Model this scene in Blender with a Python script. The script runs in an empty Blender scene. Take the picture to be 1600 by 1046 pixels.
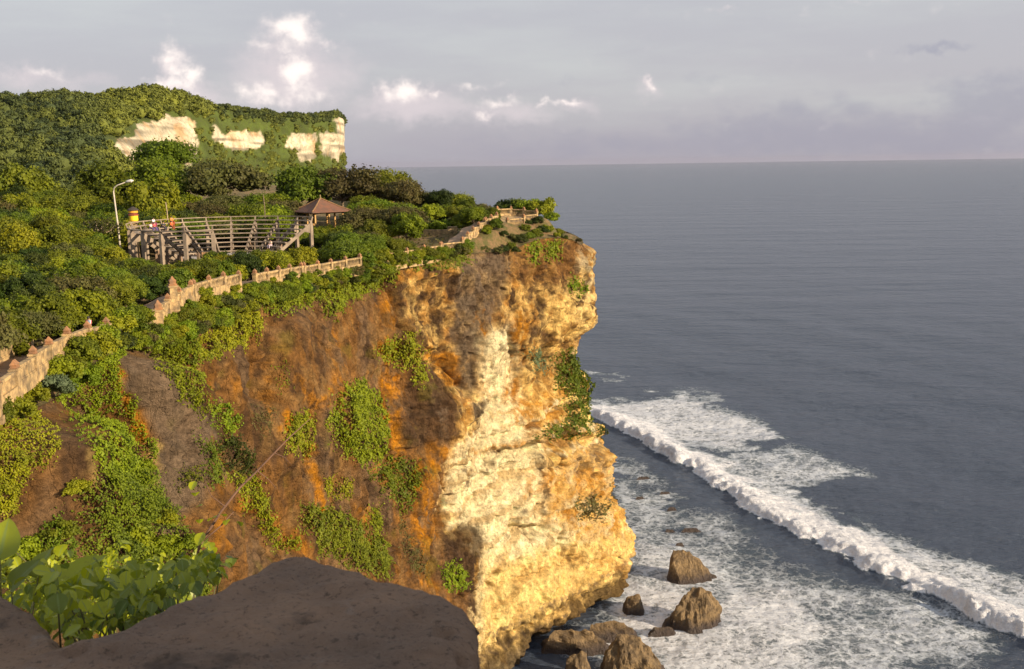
import bpy, bmesh, math, random
import numpy as np
from mathutils import Vector, Matrix

R = math.radians
SC = bpy.context.scene
COL = SC.collection

# ------------------------------------------------------------------ camera
CAM_H, FPX, CX, CY = 75.0, 1600.0, 800.0, 523.0
PITCH, ROLL = 9.5, -0.84
cam_d = bpy.data.cameras.new('camera')
cam_d.sensor_width = 36.0
cam_d.lens = 36.0 * FPX / 1600.0
cam_d.clip_start = 0.05
cam_d.clip_end = 200000.0
cam = bpy.data.objects.new('camera', cam_d)
COL.objects.link(cam)
CAM_M = Matrix.Translation((0, 0, CAM_H)) @ Matrix.Rotation(R(90 - PITCH), 4, 'X') @ Matrix.Rotation(R(ROLL), 4, 'Z')
cam.matrix_world = CAM_M
SC.camera = cam
cam_d.dof.use_dof = True
cam_d.dof.focus_distance = 120.0
cam_d.dof.aperture_fstop = 22.0
CR = np.array(CAM_M.to_3x3())

# ------------------------------------------------------------------ light
SUN_AZ, SUN_EL = 118.0, 17.0
sun_d = bpy.data.lights.new('sun', 'SUN')
sun_d.energy = 5.0
sun_d.angle = R(0.5)
sun_d.color = (1.0, 0.80, 0.55)
sun = bpy.data.objects.new('sun', sun_d)
COL.objects.link(sun)
SDIR = Vector((math.cos(R(SUN_EL)) * math.sin(R(SUN_AZ)), math.cos(R(SUN_EL)) * math.cos(R(SUN_AZ)), math.sin(R(SUN_EL))))
sun.rotation_euler = SDIR.to_track_quat('Z', 'Y').to_euler()
SC.view_settings.view_transform = 'Standard'
SC.view_settings.look = 'None'
SC.view_settings.exposure = 0.54
SC.view_settings.gamma = 1.0
SC.cycles.max_bounces = 6
SC.cycles.diffuse_bounces = 3
SC.cycles.transparent_max_bounces = 8


def smooth(a, b, x):
    t = np.clip((x - a) / (b - a), 0, 1)
    return t * t * (3 - 2 * t)


def raydir(px, py):
    px = np.asarray(px, float); py = np.asarray(py, float)
    v = np.stack([(px - CX) / FPX, -(py - CY) / FPX, -np.ones_like(px)], -1)
    return v @ CR.T


def unp(px, py, D):
    """point at horizontal distance D along the sight line of a photo position"""
    d = raydir(px, py)
    t = np.asarray(D, float) / np.hypot(d[..., 0], d[..., 1])
    return d * t[..., None] + np.array([0, 0, CAM_H])


def unpz(px, py, z=0.0):
    d = raydir(px, py)
    t = (z - CAM_H) / d[..., 2]
    return d * t[..., None] + np.array([0, 0, CAM_H])


def proj(P):
    P = np.asarray(P, float)
    q = (P - np.array([0, 0, CAM_H])) @ CR
    zz = np.minimum(q[..., 2], -1e-6)
    return CX + FPX * q[..., 0] / -zz, CY - FPX * q[..., 1] / -zz


# ------------------------------------------------------------------ noise
def _h(ix, iy, iz, s):
    n = (ix.astype(np.int64) * 374761393 + iy.astype(np.int64) * 668265263 + iz.astype(np.int64) * 2147483647 // 3 + s * 974711) & 0xFFFFFFFF
    n = ((n ^ (n >> 13)) * 1274126177) & 0xFFFFFFFF
    n = ((n ^ (n >> 16)) * 2246822519) & 0xFFFFFFFF
    return ((n ^ (n >> 15)) & 0xFFFFFF) / float(0xFFFFFF) * 2 - 1


def vnoise(P, s=0):
    P = np.asarray(P, float)
    i = np.floor(P).astype(np.int64)
    f = P - i
    u = f * f * f * (f * (f * 6 - 15) + 10)
    r = 0
    for dx in (0, 1):
        wx = u[..., 0] if dx else 1 - u[..., 0]
        for dy in (0, 1):
            wy = u[..., 1] if dy else 1 - u[..., 1]
            for dz in (0, 1):
                wz = u[..., 2] if dz else 1 - u[..., 2]
                r = r + wx * wy * wz * _h(i[..., 0] + dx, i[..., 1] + dy, i[..., 2] + dz, s)
    return r


def fbm(P, o=4, s=0, g=0.5):
    P = np.asarray(P, float)
    a, r, n = 1.0, 0, 0
    for k in range(o):
        r = r + a * vnoise(P * (2.03 ** k) + 17.3 * k, s + k)
        n += a
        a *= g
    return r / n * 1.4


def ridged(P, o=4, s=0):
    P = np.asarray(P, float)
    a, r, n = 1.0, 0, 0
    for k in range(o):
        r = r + a * (1 - 2 * np.abs(vnoise(P * (2.1 ** k) + 9.1 * k, s + k)))
        n += a
        a *= 0.5
    return r / n


def segd(px, py, pts):
    """distance (photo pixels) to a polyline"""
    best = np.full(np.shape(px), 1e9)
    for (x0, y0), (x1, y1) in zip(pts[:-1], pts[1:]):
        dx, dy = x1 - x0, y1 - y0
        t = np.clip(((px - x0) * dx + (py - y0) * dy) / (dx * dx + dy * dy + 1e-9), 0, 1)
        best = np.minimum(best, np.hypot(px - x0 - t * dx, py - y0 - t * dy))
    return best


def inpoly(px, py, pts):
    c = np.zeros(np.shape(px), bool)
    n = len(pts)
    for i in range(n):
        x0, y0 = pts[i]; x1, y1 = pts[(i + 1) % n]
        if y0 == y1:
            continue
        cond = (y0 > py) != (y1 > py)
        c ^= cond & (px < (x1 - x0) * (py - y0) / (y1 - y0) + x0)
    return c


def sdpoly(px, py, pts):
    """signed distance, positive inside"""
    d = segd(px, py, list(pts) + [pts[0]])
    return np.where(inpoly(px, py, pts), d, -d)


# ------------------------------------------------------------------ mesh helpers
def mesh_from(name, V, F, mat=None, smooth_shade=False, attrs=None):
    """V (n,3); F (m,k) uniform faces"""
    V = np.asarray(V, np.float32); F = np.asarray(F, np.int32)
    me = bpy.data.meshes.new(name)
    me.vertices.add(len(V)); me.vertices.foreach_set('co', V.ravel())
    k = F.shape[1]
    me.loops.add(F.size); me.loops.foreach_set('vertex_index', F.ravel())
    me.polygons.add(len(F))
    me.polygons.foreach_set('loop_start', np.arange(0, F.size, k, dtype=np.int32))
    me.polygons.foreach_set('loop_total', np.full(len(F), k, np.int32))
    me.polygons.foreach_set('use_smooth', np.full(len(F), smooth_shade))
    me.update(calc_edges=True)
    if mat:
        me.materials.append(mat)
    for an, (kind, data) in (attrs or {}).items():
        if kind == 'F':
            a = me.attributes.new(an, 'FLOAT', 'POINT'); a.data.foreach_set('value', np.asarray(data, np.float32).ravel())
        else:
            a = me.color_attributes.new(an, 'FLOAT_COLOR', 'POINT')
            c = np.ones((len(V), 4), np.float32); c[:, :3] = data
            a.data.foreach_set('color', c.ravel())
    return me


def grid_faces(nr, nc):
    i = np.arange(nr * nc).reshape(nr, nc)
    return np.stack([i[:-1, :-1], i[:-1, 1:], i[1:, 1:], i[1:, :-1]], -1).reshape(-1, 4)


def link(name, me, parent=None, loc=None):
    o = bpy.data.objects.new(name, me)
    COL.objects.link(o)
    if parent:
        o.parent = parent
    if loc is not None:
        o.location = loc
    return o


def tag(o, label=None, cat=None, group=None, kind=None):
    if label: o['label'] = label
    if cat: o['category'] = cat
    if group: o['group'] = group
    if kind: o['kind'] = kind
    return o


def empty(name, loc, rz=0.0, sc=1.0):
    o = bpy.data.objects.new(name, None)
    o.empty_display_size = 0.3
    COL.objects.link(o)
    o.location = loc
    o.rotation_euler = (0, 0, rz)
    o.scale = (sc, sc, sc)
    return o


class MB:
    """collects boxes, tubes and free faces for ONE mesh object"""
    def __init__(s):
        s.v = []; s.f = []

    def add(s, V, F):
        n = len(s.v)
        s.v += [tuple(map(float, p)) for p in V]
        s.f += [tuple(int(i) + n for i in f) for f in F]

    def box(s, c, size, rz=0.0, taper=1.0, tilt=None):
        hx, hy, hz = size[0] / 2, size[1] / 2, size[2] / 2
        V = []
        for z, k in ((-hz, 1.0), (hz, taper)):
            for x, y in ((-hx, -hy), (hx, -hy), (hx, hy), (-hx, hy)):
                V.append(Vector((x * k, y * k, z)))
        M = Matrix.Rotation(rz, 3, 'Z')
        if tilt is not None:
            M = M @ tilt
        V = [M @ p + Vector(c) for p in V]
        s.add(V, [(3, 2, 1, 0), (4, 5, 6, 7), (0, 1, 5, 4), (1, 2, 6, 5), (2, 3, 7, 6), (3, 0, 4, 7)])

    def beam(s, a, b, w, h):
        """box section w wide, h high from a to b"""
        a = Vector(a); b = Vector(b); d = (b - a).normalized()
        up = Vector((0, 0, 1))
        side = d.cross(up)
        side = Vector((1, 0, 0)) if side.length < 1e-4 else side.normalized()
        up2 = side.cross(d).normalized()
        V = []
        for p in (a, b):
            for x, y in ((-1, -1), (1, -1), (1, 1), (-1, 1)):
                V.append(p + side * x * w / 2 + up2 * y * h / 2)
        s.add(V, [(3, 2, 1, 0), (4, 5, 6, 7), (0, 1, 5, 4), (1, 2, 6, 5), (2, 3, 7, 6), (3, 0, 4, 7)])

    def tube(s, pts, rad, n=8, cap=True):
        pts = [Vector(p) for p in pts]
        if not hasattr(rad, '__len__'):
            rad = [rad] * len(pts)
        V = []
        ref = Vector((0.13, 0.31, 0.94))
        for i, p in enumerate(pts):
            d = (pts[min(i + 1, len(pts) - 1)] - pts[max(i - 1, 0)]).normalized()
            a = d.cross(ref)
            if a.length < 0.05:
                a = d.cross(Vector((1, 0, 0)))
            a.normalize(); b = d.cross(a)
            for k in range(n):
                t = 2 * math.pi * k / n
                V.append(p + (a * math.cos(t) + b * math.sin(t)) * rad[i])
        F = []
        for i in range(len(pts) - 1):
            for k in range(n):
                F.append((i * n + k, i * n + (k + 1) % n, (i + 1) * n + (k + 1) % n, (i + 1) * n + k))
        if cap:
            F.append(tuple(range(n))[::-1]); F.append(tuple((len(pts) - 1) * n + k for k in range(n)))
        s.add(V, F)

    def lathe(s, c, prof, n=8, rz=0.0, sq=False):
        V = []; F = []
        for r, z in prof:
            for k in range(n):
                t = 2 * math.pi * (k + 0.5) / n + rz
                V.append((c[0] + r * math.cos(t), c[1] + r * math.sin(t), c[2] + z))
        for i in range(len(prof) - 1):
            for k in range(n):
                F.append((i * n + k, i * n + (k + 1) % n, (i + 1) * n + (k + 1) % n, (i + 1) * n + k))
        F.append(tuple(range(n))[::-1]); F.append(tuple((len(prof) - 1) * n + k for k in range(n)))
        s.add(V, F)

    def mesh(s, name, mat=None, sm=False, bevel=0.0):
        me = bpy.data.meshes.new(name)
        me.from_pydata(s.v, [], s.f)
        if bevel > 0:
            bm = bmesh.new(); bm.from_mesh(me)
            es = [e for e in bm.edges if len(e.link_faces) == 2 and e.calc_face_angle(0) > 0.5]
            bmesh.ops.bevel(bm, geom=es, offset=bevel, segments=2, profile=0.6, affect='EDGES', clamp_overlap=True)
            bm.to_mesh(me); bm.free()
        if sm:
            me.polygons.foreach_set('use_smooth', [True] * len(me.polygons))
        me.update()
        if mat: me.materials.append(mat)
        return me

    def build(s, name, mat, parent=None, sm=False, bevel=0.0):
        return link(name, s.mesh(name, mat, sm, bevel), parent)


# ------------------------------------------------------------------ node helpers
class NT:
    def __init__(s, tree):
        s.t = tree; s.n = tree.nodes; s.l = tree.links

    def new(s, typ, **kw):
        n = s.n.new(typ)
        for k, v in kw.items():
            setattr(n, k, v)
        return n

    def put(s, sock, v):
        if isinstance(v, bpy.types.NodeSocket):
            s.l.new(v, sock)
        elif v is not None:
            sock.default_value = v

    def m(s, op, a, b=None, c=None, clamp=False):
        n = s.new('ShaderNodeMath', operation=op, use_clamp=clamp)
        s.put(n.inputs[0], a)
        if b is not None: s.put(n.inputs[1], b)
        if c is not None: s.put(n.inputs[2], c)
        return n.outputs[0]

    def vm(s, op, a, b=None):
        n = s.new('ShaderNodeVectorMath', operation=op)
        s.put(n.inputs[0], a)
        if b is not None:
            if op == 'SCALE': s.put(n.inputs['Scale'], b)
            else: s.put(n.inputs[1], b)
        return n.outputs['Value'] if op in ('DOT_PRODUCT', 'LENGTH') else n.outputs[0]

    def ss(s, x, a, b, lo=0.0, hi=1.0):
        n = s.new('ShaderNodeMapRange', interpolation_type='SMOOTHSTEP')
        s.put(n.inputs[0], x); n.inputs[1].default_value = a; n.inputs[2].default_value = b
        n.inputs[3].default_value = lo; n.inputs[4].default_value = hi
        return n.outputs[0]

    def mix(s, f, a, b, blend='MIX'):
        n = s.new('ShaderNodeMix', data_type='RGBA', blend_type=blend)
        s.put(n.inputs['Factor'], f)
        for k, v in ((6, a), (7, b)):
            if isinstance(v, tuple) and len(v) == 3: v = v + (1.0,)
            s.put(n.inputs[k], v)
        return n.outputs[2]

    def noise(s, vec, scale, detail=4.0, rough=0.55, dist=0.0, out=0):
        n = s.new('ShaderNodeTexNoise')
        if vec is not None: s.put(n.inputs['Vector'], vec)
        n.inputs['Scale'].default_value = scale; n.inputs['Detail'].default_value = detail
        n.inputs['Roughness'].default_value = rough; n.inputs['Distortion'].default_value = dist
        return n.outputs[out]

    def mapping(s, vec, scale=(1, 1, 1), loc=(0, 0, 0), rot=(0, 0, 0)):
        n = s.new('ShaderNodeMapping')
        s.put(n.inputs[0], vec); n.inputs['Scale'].default_value = scale
        n.inputs['Location'].default_value = loc; n.inputs['Rotation'].default_value = rot
        return n.outputs[0]

    def bump(s, h, strength, dist, normal=None):
        n = s.new('ShaderNodeBump')
        n.inputs['Strength'].default_value = strength; n.inputs['Distance'].default_value = dist
        s.put(n.inputs['Height'], h)
        if normal is not None: s.put(n.inputs['Normal'], normal)
        return n.outputs[0]

    def pos(s):
        return s.new('ShaderNodeNewGeometry').outputs['Position']

    def attr(s, name, out='Fac'):
        n = s.new('ShaderNodeAttribute'); n.attribute_name = name
        return n.outputs[out]


def material(name):
    m = bpy.data.materials.new(name)
    m.use_nodes = True
    nt = NT(m.node_tree)
    return m, nt, m.node_tree.nodes['Principled BSDF']


def simple_mat(name, col, rough=0.8, var=0.25, scale=3.0, bump=0.0, col2=None, metallic=0.0, objrand=0.0, bscale=None):
    m, nt, b = material(name)
    tc = nt.new('ShaderNodeTexCoord').outputs['Object']
    n = nt.noise(tc, scale, 5.0, 0.6)
    c2 = col2 or tuple(c * (1 - var) for c in col)
    c1 = tuple(min(1, c * (1 + var)) for c in col) if not col2 else col
    c = nt.mix(nt.ss(n, 0.3, 0.7), c1, c2)
    if objrand:
        r = nt.new('ShaderNodeObjectInfo').outputs['Random']
        h = nt.new('ShaderNodeHueSaturation')
        nt.put(h.inputs['Value'], nt.m('MULTIPLY_ADD', r, objrand, 1 - objrand / 2)); nt.put(h.inputs['Color'], c)
        c = h.outputs[0]
    nt.put(b.inputs['Base Color'], c)
    b.inputs['Roughness'].default_value = rough; b.inputs['Metallic'].default_value = metallic
    if bump:
        nt.put(b.inputs['Normal'], nt.bump(nt.noise(tc, bscale or scale * 4, 6.0, 0.65), 1.0, bump))
    return m


# ------------------------------------------------------------------ world
world = bpy.data.worlds.new('World')
SC.world = world
world.use_nodes = True
wt = NT(world.node_tree)
bg = world.node_tree.nodes['Background']
sky = wt.new('ShaderNodeTexSky', sky_type='NISHITA')
sky.sun_disc = False
sky.sun_elevation = R(SUN_EL); sky.sun_rotation = R(SUN_AZ)
sky.altitude = 75.0; sky.dust_density = 2.0; sky.air_density = 1.0; sky.ozone_density = 1.5
wdir = wt.new('ShaderNodeTexCoord').outputs['Generated']
sx = wt.new('ShaderNodeSeparateXYZ'); wt.put(sx.inputs[0], wdir)
X, Y, Z = sx.outputs
AZ = wt.m('MULTIPLY', wt.m('ARCTAN2', X, Y), 180 / math.pi)
EL = wt.m('MULTIPLY', wt.m('ARCSINE', Z), 180 / math.pi)
AEn = wt.new('ShaderNodeCombineXYZ'); wt.put(AEn.inputs[0], AZ); wt.put(AEn.inputs[1], EL)
AE = AEn.outputs[0]


def azel(px, py):
    d = raydir(px, py); d = d / np.linalg.norm(d)
    return math.degrees(math.atan2(d[0], d[1])), math.degrees(math.asin(d[2]))


def blobs(lst):
    """sum of soft ellipses on the sky, given at photo positions"""
    tot = None
    for px, py, rx, ry, w in lst:
        a, e = azel(px, py)
        k = 180 / math.pi / FPX
        v = wt.mapping(AE, scale=(1 / (rx * k), 1 / (ry * k), 1), loc=(-a / (rx * k), -e / (ry * k), 0))
        d = wt.vm('LENGTH', v)
        g = wt.m('MULTIPLY', wt.ss(d, 1.5, 0.0), w)
        tot = g if tot is None else wt.m('MAXIMUM', tot, g)
    return tot


warp = wt.vm('SCALE', wt.vm('SUBTRACT', wt.noise(AE, 0.9, 5, 0.6, out=1), (0.5, 0.5, 0.5)), 1.6)
AEw = wt.vm('ADD', AE, warp)
AE0 = AE
AE = AEw
crisp = blobs([(272, 98, 28, 30, 1.0), (264, 128, 30, 22, 1.0), (292, 125, 30, 26, .8), (455, 48, 55, 28, .9), (425, 72, 50, 12, .7),
               (505, 66, 40, 12, .7), (458, 108, 50, 32, .85), (420, 148, 55, 22, .75), (470, 145, 60, 26, .75),
               (640, 140, 44, 22, .85), (600, 145, 22, 20, .85), (680, 148, 14, 9, .8), (782, 158, 32, 13, .75), (760, 180, 28, 8, .6),
               (888, 160, 28, 11, .95), (850, 160, 16, 6, .6), (1011, 133, 12, 15, .95), (1131, 18, 22, 7, .6), (190, 145, 22, 13, .6), (60, 118, 55, 9, .5),
               (740, 135, 60, 8, .4), (1360, 5, 60, 5, .4)])
softb = blobs([(280, 150, 90, 25, .9), (460, 120, 110, 60, .9), (640, 165, 110, 30, .9), (790, 175, 90, 22, .7), (900, 165, 50, 16, .6), (1011, 142, 26, 18, .5),
               (60, 125, 110, 18, .6)])
dark = blobs([(1250, 205, 260, 52, .75), (1560, 165, 120, 55, .8), (1420, 215, 300, 45, .8), (950, 225, 320, 30, .5), (1460, 76, 50, 11, .8), (1150, 130, 120, 20, .3), (640, 185, 60, 12, .35), (880, 125, 90, 10, .3)])
AE = AE0
n1 = wt.noise(wt.mapping(AE, scale=(1, 1.15, 1)), 0.75, 6, 0.52)
n2 = wt.noise(wt.mapping(AE, scale=(0.05, 0.28, 1)), 1.0, 6, 0.55)
n3 = wt.noise(wt.mapping(AE, scale=(0.35, 0.7, 1), loc=(3, 9, 0)), 1.0, 6, 0.6)
crispf = wt.ss(wt.m('ADD', crisp, wt.m('MULTIPLY', wt.m('SUBTRACT', n1, 0.5), 1.1)), 0.10, 1.05)
softf = wt.m('MULTIPLY', wt.ss(wt.m('ADD', softb, wt.m('SUBTRACT', n3, 0.5)), 0.05, 0.95), 0.8)
darkf = wt.ss(wt.m('ADD', dark, wt.m('MULTIPLY', wt.m('SUBTRACT', n3, 0.5), 1.3)), 0.15, 0.8)
# thin overcast veil in front of the blue
veil = wt.mix(wt.ss(EL, 0.0, 14.0), (3.6, 3.4, 3.75), (3.95, 3.95, 4.15))
veil = wt.mix(wt.m('MULTIPLY', wt.ss(n2, 0.38, 0.68), 0.55), veil, (4.6, 4.7, 4.6))
veil = wt.mix(wt.m('MULTIPLY', wt.ss(EL, 4.0, 0.0), 0.6), veil, (2.85, 2.7, 3.25))
veil = wt.mix(wt.m('MULTIPLY', darkf, 0.75), veil, (2.75, 2.7, 3.3))
skc = wt.mix(0.88, sky.outputs[0], veil)
skc = wt.mix(softf, skc, (5.2, 4.65, 4.8))
puff = wt.mix(wt.ss(wt.m('ADD', n1, wt.m('MULTIPLY', crisp, 0.25)), 0.45, 0.85), (5.2, 4.6, 4.75), (8.4, 7.5, 7.0))
skc = wt.mix(wt.m('MULTIPLY', crispf, 0.9), skc, puff)
wt.put(bg.inputs[0], skc)
bg.inputs[1].default_value = 0.102
# ------------------------------------------------------------------ plan of the headland
def curve(pts, n):
    pts = np.asarray(pts, float)
    for _ in range(3):
        q = np.empty((2 * len(pts), pts.shape[1]))
        q[0] = pts[0]; q[-1] = pts[-1]
        q[1:-1:2] = 0.75 * pts[:-1] + 0.25 * pts[1:]
        q[2::2] = 0.25 * pts[:-1] + 0.75 * pts[1:]
        pts = q
    d = np.r_[0, np.cumsum(np.linalg.norm(np.diff(pts[:, :2], axis=0), axis=1))]
    t = np.linspace(0, d[-1], n) if np.isscalar(n) else n * d[-1]
    return np.stack([np.interp(t, d, pts[:, k]) for k in range(pts.shape[1])], -1)


RIMPX = [(0, 648, 60), (60, 640, 65), (120, 600, 71), (170, 548, 78), (200, 545, 82), (255, 540, 88), (330, 510, 99), (400, 480, 110), (460, 462, 119),
         (520, 448, 128), (575, 440, 136), (612, 420, 141), (660, 408, 147), (740, 396, 154), (800, 392, 159), (832, 376, 164), (868, 370, 169), (898, 376, 173), (908, 384, 176)]
FENCE = [(-70, 640, 53), (0, 597, 60), (22, 578, 62.5), (55, 552, 66), (80, 538, 69), (110, 520, 72), (165, 508, 77), (240, 486, 88), (270, 462, 94), (300, 445, 99), (350, 432, 106), (400, 428, 113),
         (460, 418, 121), (520, 410, 129), (562, 402, 134), (640, 392, 143), (690, 383, 150), (722, 376, 153), (735, 362, 157), (755, 346, 162), (775, 336, 167), (805, 338, 171), (838, 330, 175)]
FP = np.array([unp(*p) for p in FENCE])
RP = np.array([unp(*p) for p in RIMPX])
start = np.array([[-60, -25, 56], [-50, 5, 57], [-41, 28, 58], [-32, 44, 59.5]])
tipback = np.array([[13.0, 180, 61.2], [11.5, 187, 62.2], [6, 193, 63.6]])
backp = np.array([[-9, 208, 63], [-22, 230, 63], [-45, 290, 64], [-75, 360, 65], [-130, 450, 66]])
RIM = np.vstack([start, RP, tipback])
BACK = np.array([[-260, 40, 66], [-270, 90, 66], [-280, 200, 68], [-230, 330, 69], [-130, 450, 66], [-75, 360, 65], [-45, 290, 64], [-22, 230, 63], [-9, 208, 64], [3, 196, 64.8]])

ctrl = [p - np.array([0, 0, 1.1]) for p in FP] + list(RP)
ctrl += [np.array(p, float) for p in start] + list(tipback) + list(backp)
for px, py, D, z in [(0, 0, 95, 62), (-150, 0, 95, 63), (0, 0, 150, 64), (-200, 0, 150, 65), (150, 0, 120, 61.5), (200, 0, 150, 62.2), (290, 0, 125, 62.2), (350, 0, 138, 62.3),
                     (430, 0, 140, 62.3), (450, 0, 155, 62.6), (500, 0, 182, 63.6), (300, 0, 200, 65.5), (100, 0, 200, 66), (-100, 0, 220, 67), (100, 0, 260, 68),
                     (400, 0, 250, 68.5), (300, 0, 260, 69), (300, 0, 300, 70), (500, 0, 250, 68), (560, 0, 200, 64.5), (560, 0, 160, 62.4), (640, 0, 175, 63.2), (680, 0, 165, 62.8), (720, 0, 175, 64), (620, 0, 220, 65.2), (690, 0, 200, 65),
                     (0, 0, 300, 68), (-200, 0, 300, 69), (400, 0, 350, 69), (200, 0, 350, 70)]:
    d = raydir(px, 300); a = math.atan2(d[0], d[1])
    ctrl.append(np.array([D * math.sin(a), D * math.cos(a), z]))
CT = np.array(ctrl)


def ground(x, y):
    x = np.asarray(x, float); y = np.asarray(y, float)
    sh = x.shape
    xf, yf = x.ravel(), y.ravel()
    out = np.empty(xf.shape)
    for i in range(0, len(xf), 20000):
        d2 = (xf[i:i + 20000, None] - CT[None, :, 0]) ** 2 + (yf[i:i + 20000, None] - CT[None, :, 1]) ** 2 + 0.3
        w = d2 ** -1.6
        out[i:i + 20000] = (w * CT[None, :, 2]).sum(1) / w.sum(1)
    return out.reshape(sh)


# front rim samples: spacing grows with distance from the viewpoint
fine = curve(RIM, 4000)
dist = np.hypot(fine[:, 0], fine[:, 1])
az_f = np.degrees(np.arctan2(fine[:, 0], fine[:, 1]))
dens = 1.0 / (dist * 0.0011)
dens[(az_f < -31)] *= 0.15
cum = np.r_[0, np.cumsum(dens[:-1] * np.linalg.norm(np.diff(fine[:, :2], axis=0), axis=1))]
NS = int(cum[-1])
tt = np.interp(np.linspace(0, cum[-1], NS), cum, np.arange(len(fine)))
front = np.stack([np.interp(tt, np.arange(len(fine)), fine[:, k]) for k in range(3)], -1)
back_s = curve(np.vstack([front[-1:], [[-9, 208, 63], [-22, 230, 63], [-45, 290, 64], [-75, 360, 65], [-130, 450, 66]]]), 160)[1:]
rim = np.vstack([front, back_s])
arc = np.r_[0, np.cumsum(np.linalg.norm(np.diff(rim[:, :2], axis=0), axis=1))]
# smooth outward normals over a few metres of arc
au = np.arange(0, arc[-1], 0.5)
ru = np.stack([np.interp(au, arc, rim[:, k]) for k in (0, 1)], -1)
tg = np.gradient(ru, axis=0)
kern = np.exp(-0.5 * (np.arange(-24, 25) / 10.0) ** 2); kern /= kern.sum()
tg = np.stack([np.convolve(np.pad(tg[:, k], 24, mode='edge'), kern, 'valid') for k in (0, 1)], -1)
tg /= np.linalg.norm(tg, axis=1)[:, None]
nu = np.stack([tg[:, 1], -tg[:, 0]], -1)
NRM = np.stack([np.interp(arc, au, nu[:, k]) for k in (0, 1)], -1)
NRM /= np.linalg.norm(NRM, axis=1)[:, None]
rpx, rpy = proj(rim)
NC = len(rim)
NV = 430
zbot = -4.0
# height levels: dense where the picture sees the face
tv = np.linspace(0, 1, NV)
Zg = rim[None, :, 2] + (zbot - rim[None, :, 2]) * tv[:, None]
TIPZ = [61.6, 56, 50.5, 47, 44, 41, 38, 35, 31, 27.5, 25.5, 24, 20, 16.4, 12, 8, 4, 1.5, 0, -1.5, -4]
TIPO = [0, 0.6, 1.0, 0.2, -1.7, -2.6, -1.9, 0.2, 1.3, 1.8, 2.9, 4.4, 4.7, 5.0, 6.0, 6.9, 7.4, 7.4, 6.7, 5.4, 4.0]
zt = 61.6 - (rim[None, :, 2] - Zg)
tipoff = np.interp(-zt, -np.array(TIPZ), np.array(TIPO))
lin = 1 - (Zg - zbot) / (rim[None, :, 2] - zbot)
arc_tip0 = arc[np.argmin(np.abs(rpx[:NS] - 620) + (np.arange(NS) < NS // 3) * 1e6)]
arc_tip1 = arc[np.argmax(rim[:NS, 1] > 165)]
wt_tip = smooth(arc_tip0, arc_tip1, arc)[None, :]
leftoff = 13.0 * lin ** 1.15 + 1.0 * np.sin(lin * 9)
midoff = 10.5 * lin ** 1.3
wmid = smooth(arc_tip0 - 25, arc_tip0, arc)[None, :]
off = (leftoff * (1 - wmid) + midoff * wmid) * (1 - wt_tip) + tipoff * wt_tip
P0 = np.empty((NV, NC, 3))
P0[..., 0] = rim[None, :, 0] + NRM[None, :, 0] * off
P0[..., 1] = rim[None, :, 1] + NRM[None, :, 1] * off
P0[..., 2] = Zg
qx, qy = proj(P0)
vis = (np.arange(NC) < NS)[None, :]

# bulges (+) and clefts (-): line in photo positions, width in px, depth in metres
FEAT = [([(622, 425), (612, 455), (618, 500), (632, 530)], 9, -3.2), ([(404, 488), (412, 540), (418, 625)], 9, -2.2), ([(484, 445), (495, 500), (502, 560)], 5, -1.4),
        ([(355, 590), (330, 650), (300, 690), (322, 720), (318, 770)], 6, -1.8), ([(320, 765), (258, 800)], 4, -1.0),
        ([(150, 600), (205, 690), (200, 770), (180, 840), (160, 920)], 34, -4.5), ([(262, 552), (330, 650), (375, 730), (415, 810), (440, 860)], 22, -3.0),
        ([(577, 755), (585, 800), (590, 850)], 8, -2.0), ([(690, 560), (705, 590)], 20, -2.2), ([(640, 520), (690, 575), (712, 600)], 6, -1.4),
        ([(472, 640), (470, 690), (480, 760), (478, 830)], 7, -1.8), ([(205, 560), (262, 650), (262, 760), (250, 860)], 36, 4.2), ([(60, 690), (90, 780), (80, 880)], 55, 3.5),
        ([(555, 470), (530, 560), (520, 700)], 35, 1.2), ([(680, 630), (690, 690)], 34, 2.6), ([(735, 430), (738, 560), (730, 640)], 17, 1.8), ([(452, 470), (450, 600), (440, 720)], 22, 1.0),
        ([(600, 560), (595, 640), (610, 720)], 16, -1.5), ([(508, 620), (530, 720), (545, 790)], 12, 1.4), ([(640, 720), (650, 800), (640, 860)], 18, 1.4), ([(700, 845), (720, 880)], 26, 1.8),
        ([(790, 690), (870, 668), (935, 672)], 7, 1.9), ([(760, 705), (870, 690), (955, 700)], 7, -1.3), ([(700, 740), (830, 715), (900, 705), (960, 712)], 10, 1.2), ([(790, 745), (860, 725), (950, 745)], 7, -0.9),
        ([(800, 470), (790, 520), (800, 560)], 9, -1.8), ([(840, 440), (845, 480)], 14, -1.4), ([(850, 560), (830, 600)], 12, -1.3), ([(757, 640), (745, 680)], 6, -1.2),
        ([(815, 830), (850, 835)], 13, -2.2), ([(850, 760), (845, 800)], 8, -1.5), ([(878, 850), (892, 880)], 13, -1.5), ([(700, 950), (800, 900), (900, 878), (990, 870)], 5, -0.9),
        ([(720, 1030), (820, 975), (900, 935), (985, 915)], 6, -1.2), ([(760, 880), (860, 850)], 10, 1.0), ([(880, 995), (930, 985), (1000, 985)], 16, -4.5), ([(830, 1040), (850, 1010)], 24, -4.5),
        ([(690, 480), (688, 530)], 10, -1.5), ([(660, 450), (655, 500)], 8, -1.0), ([(880, 380), (888, 430)], 7, -1.0), ([(900, 470), (915, 520)], 14, 0.8), ([(870, 610), (890, 640)], 12, -1.2),
        ([(925, 780), (970, 770)], 7, -1.2), ([(905, 800), (975, 795)], 6, 0.8), ([(630, 545), (622, 600), (640, 640)], 8, -1.6), ([(660, 740), (690, 800), (668, 840)], 6, -1.5)]
disp = np.zeros_like(qx)
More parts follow.
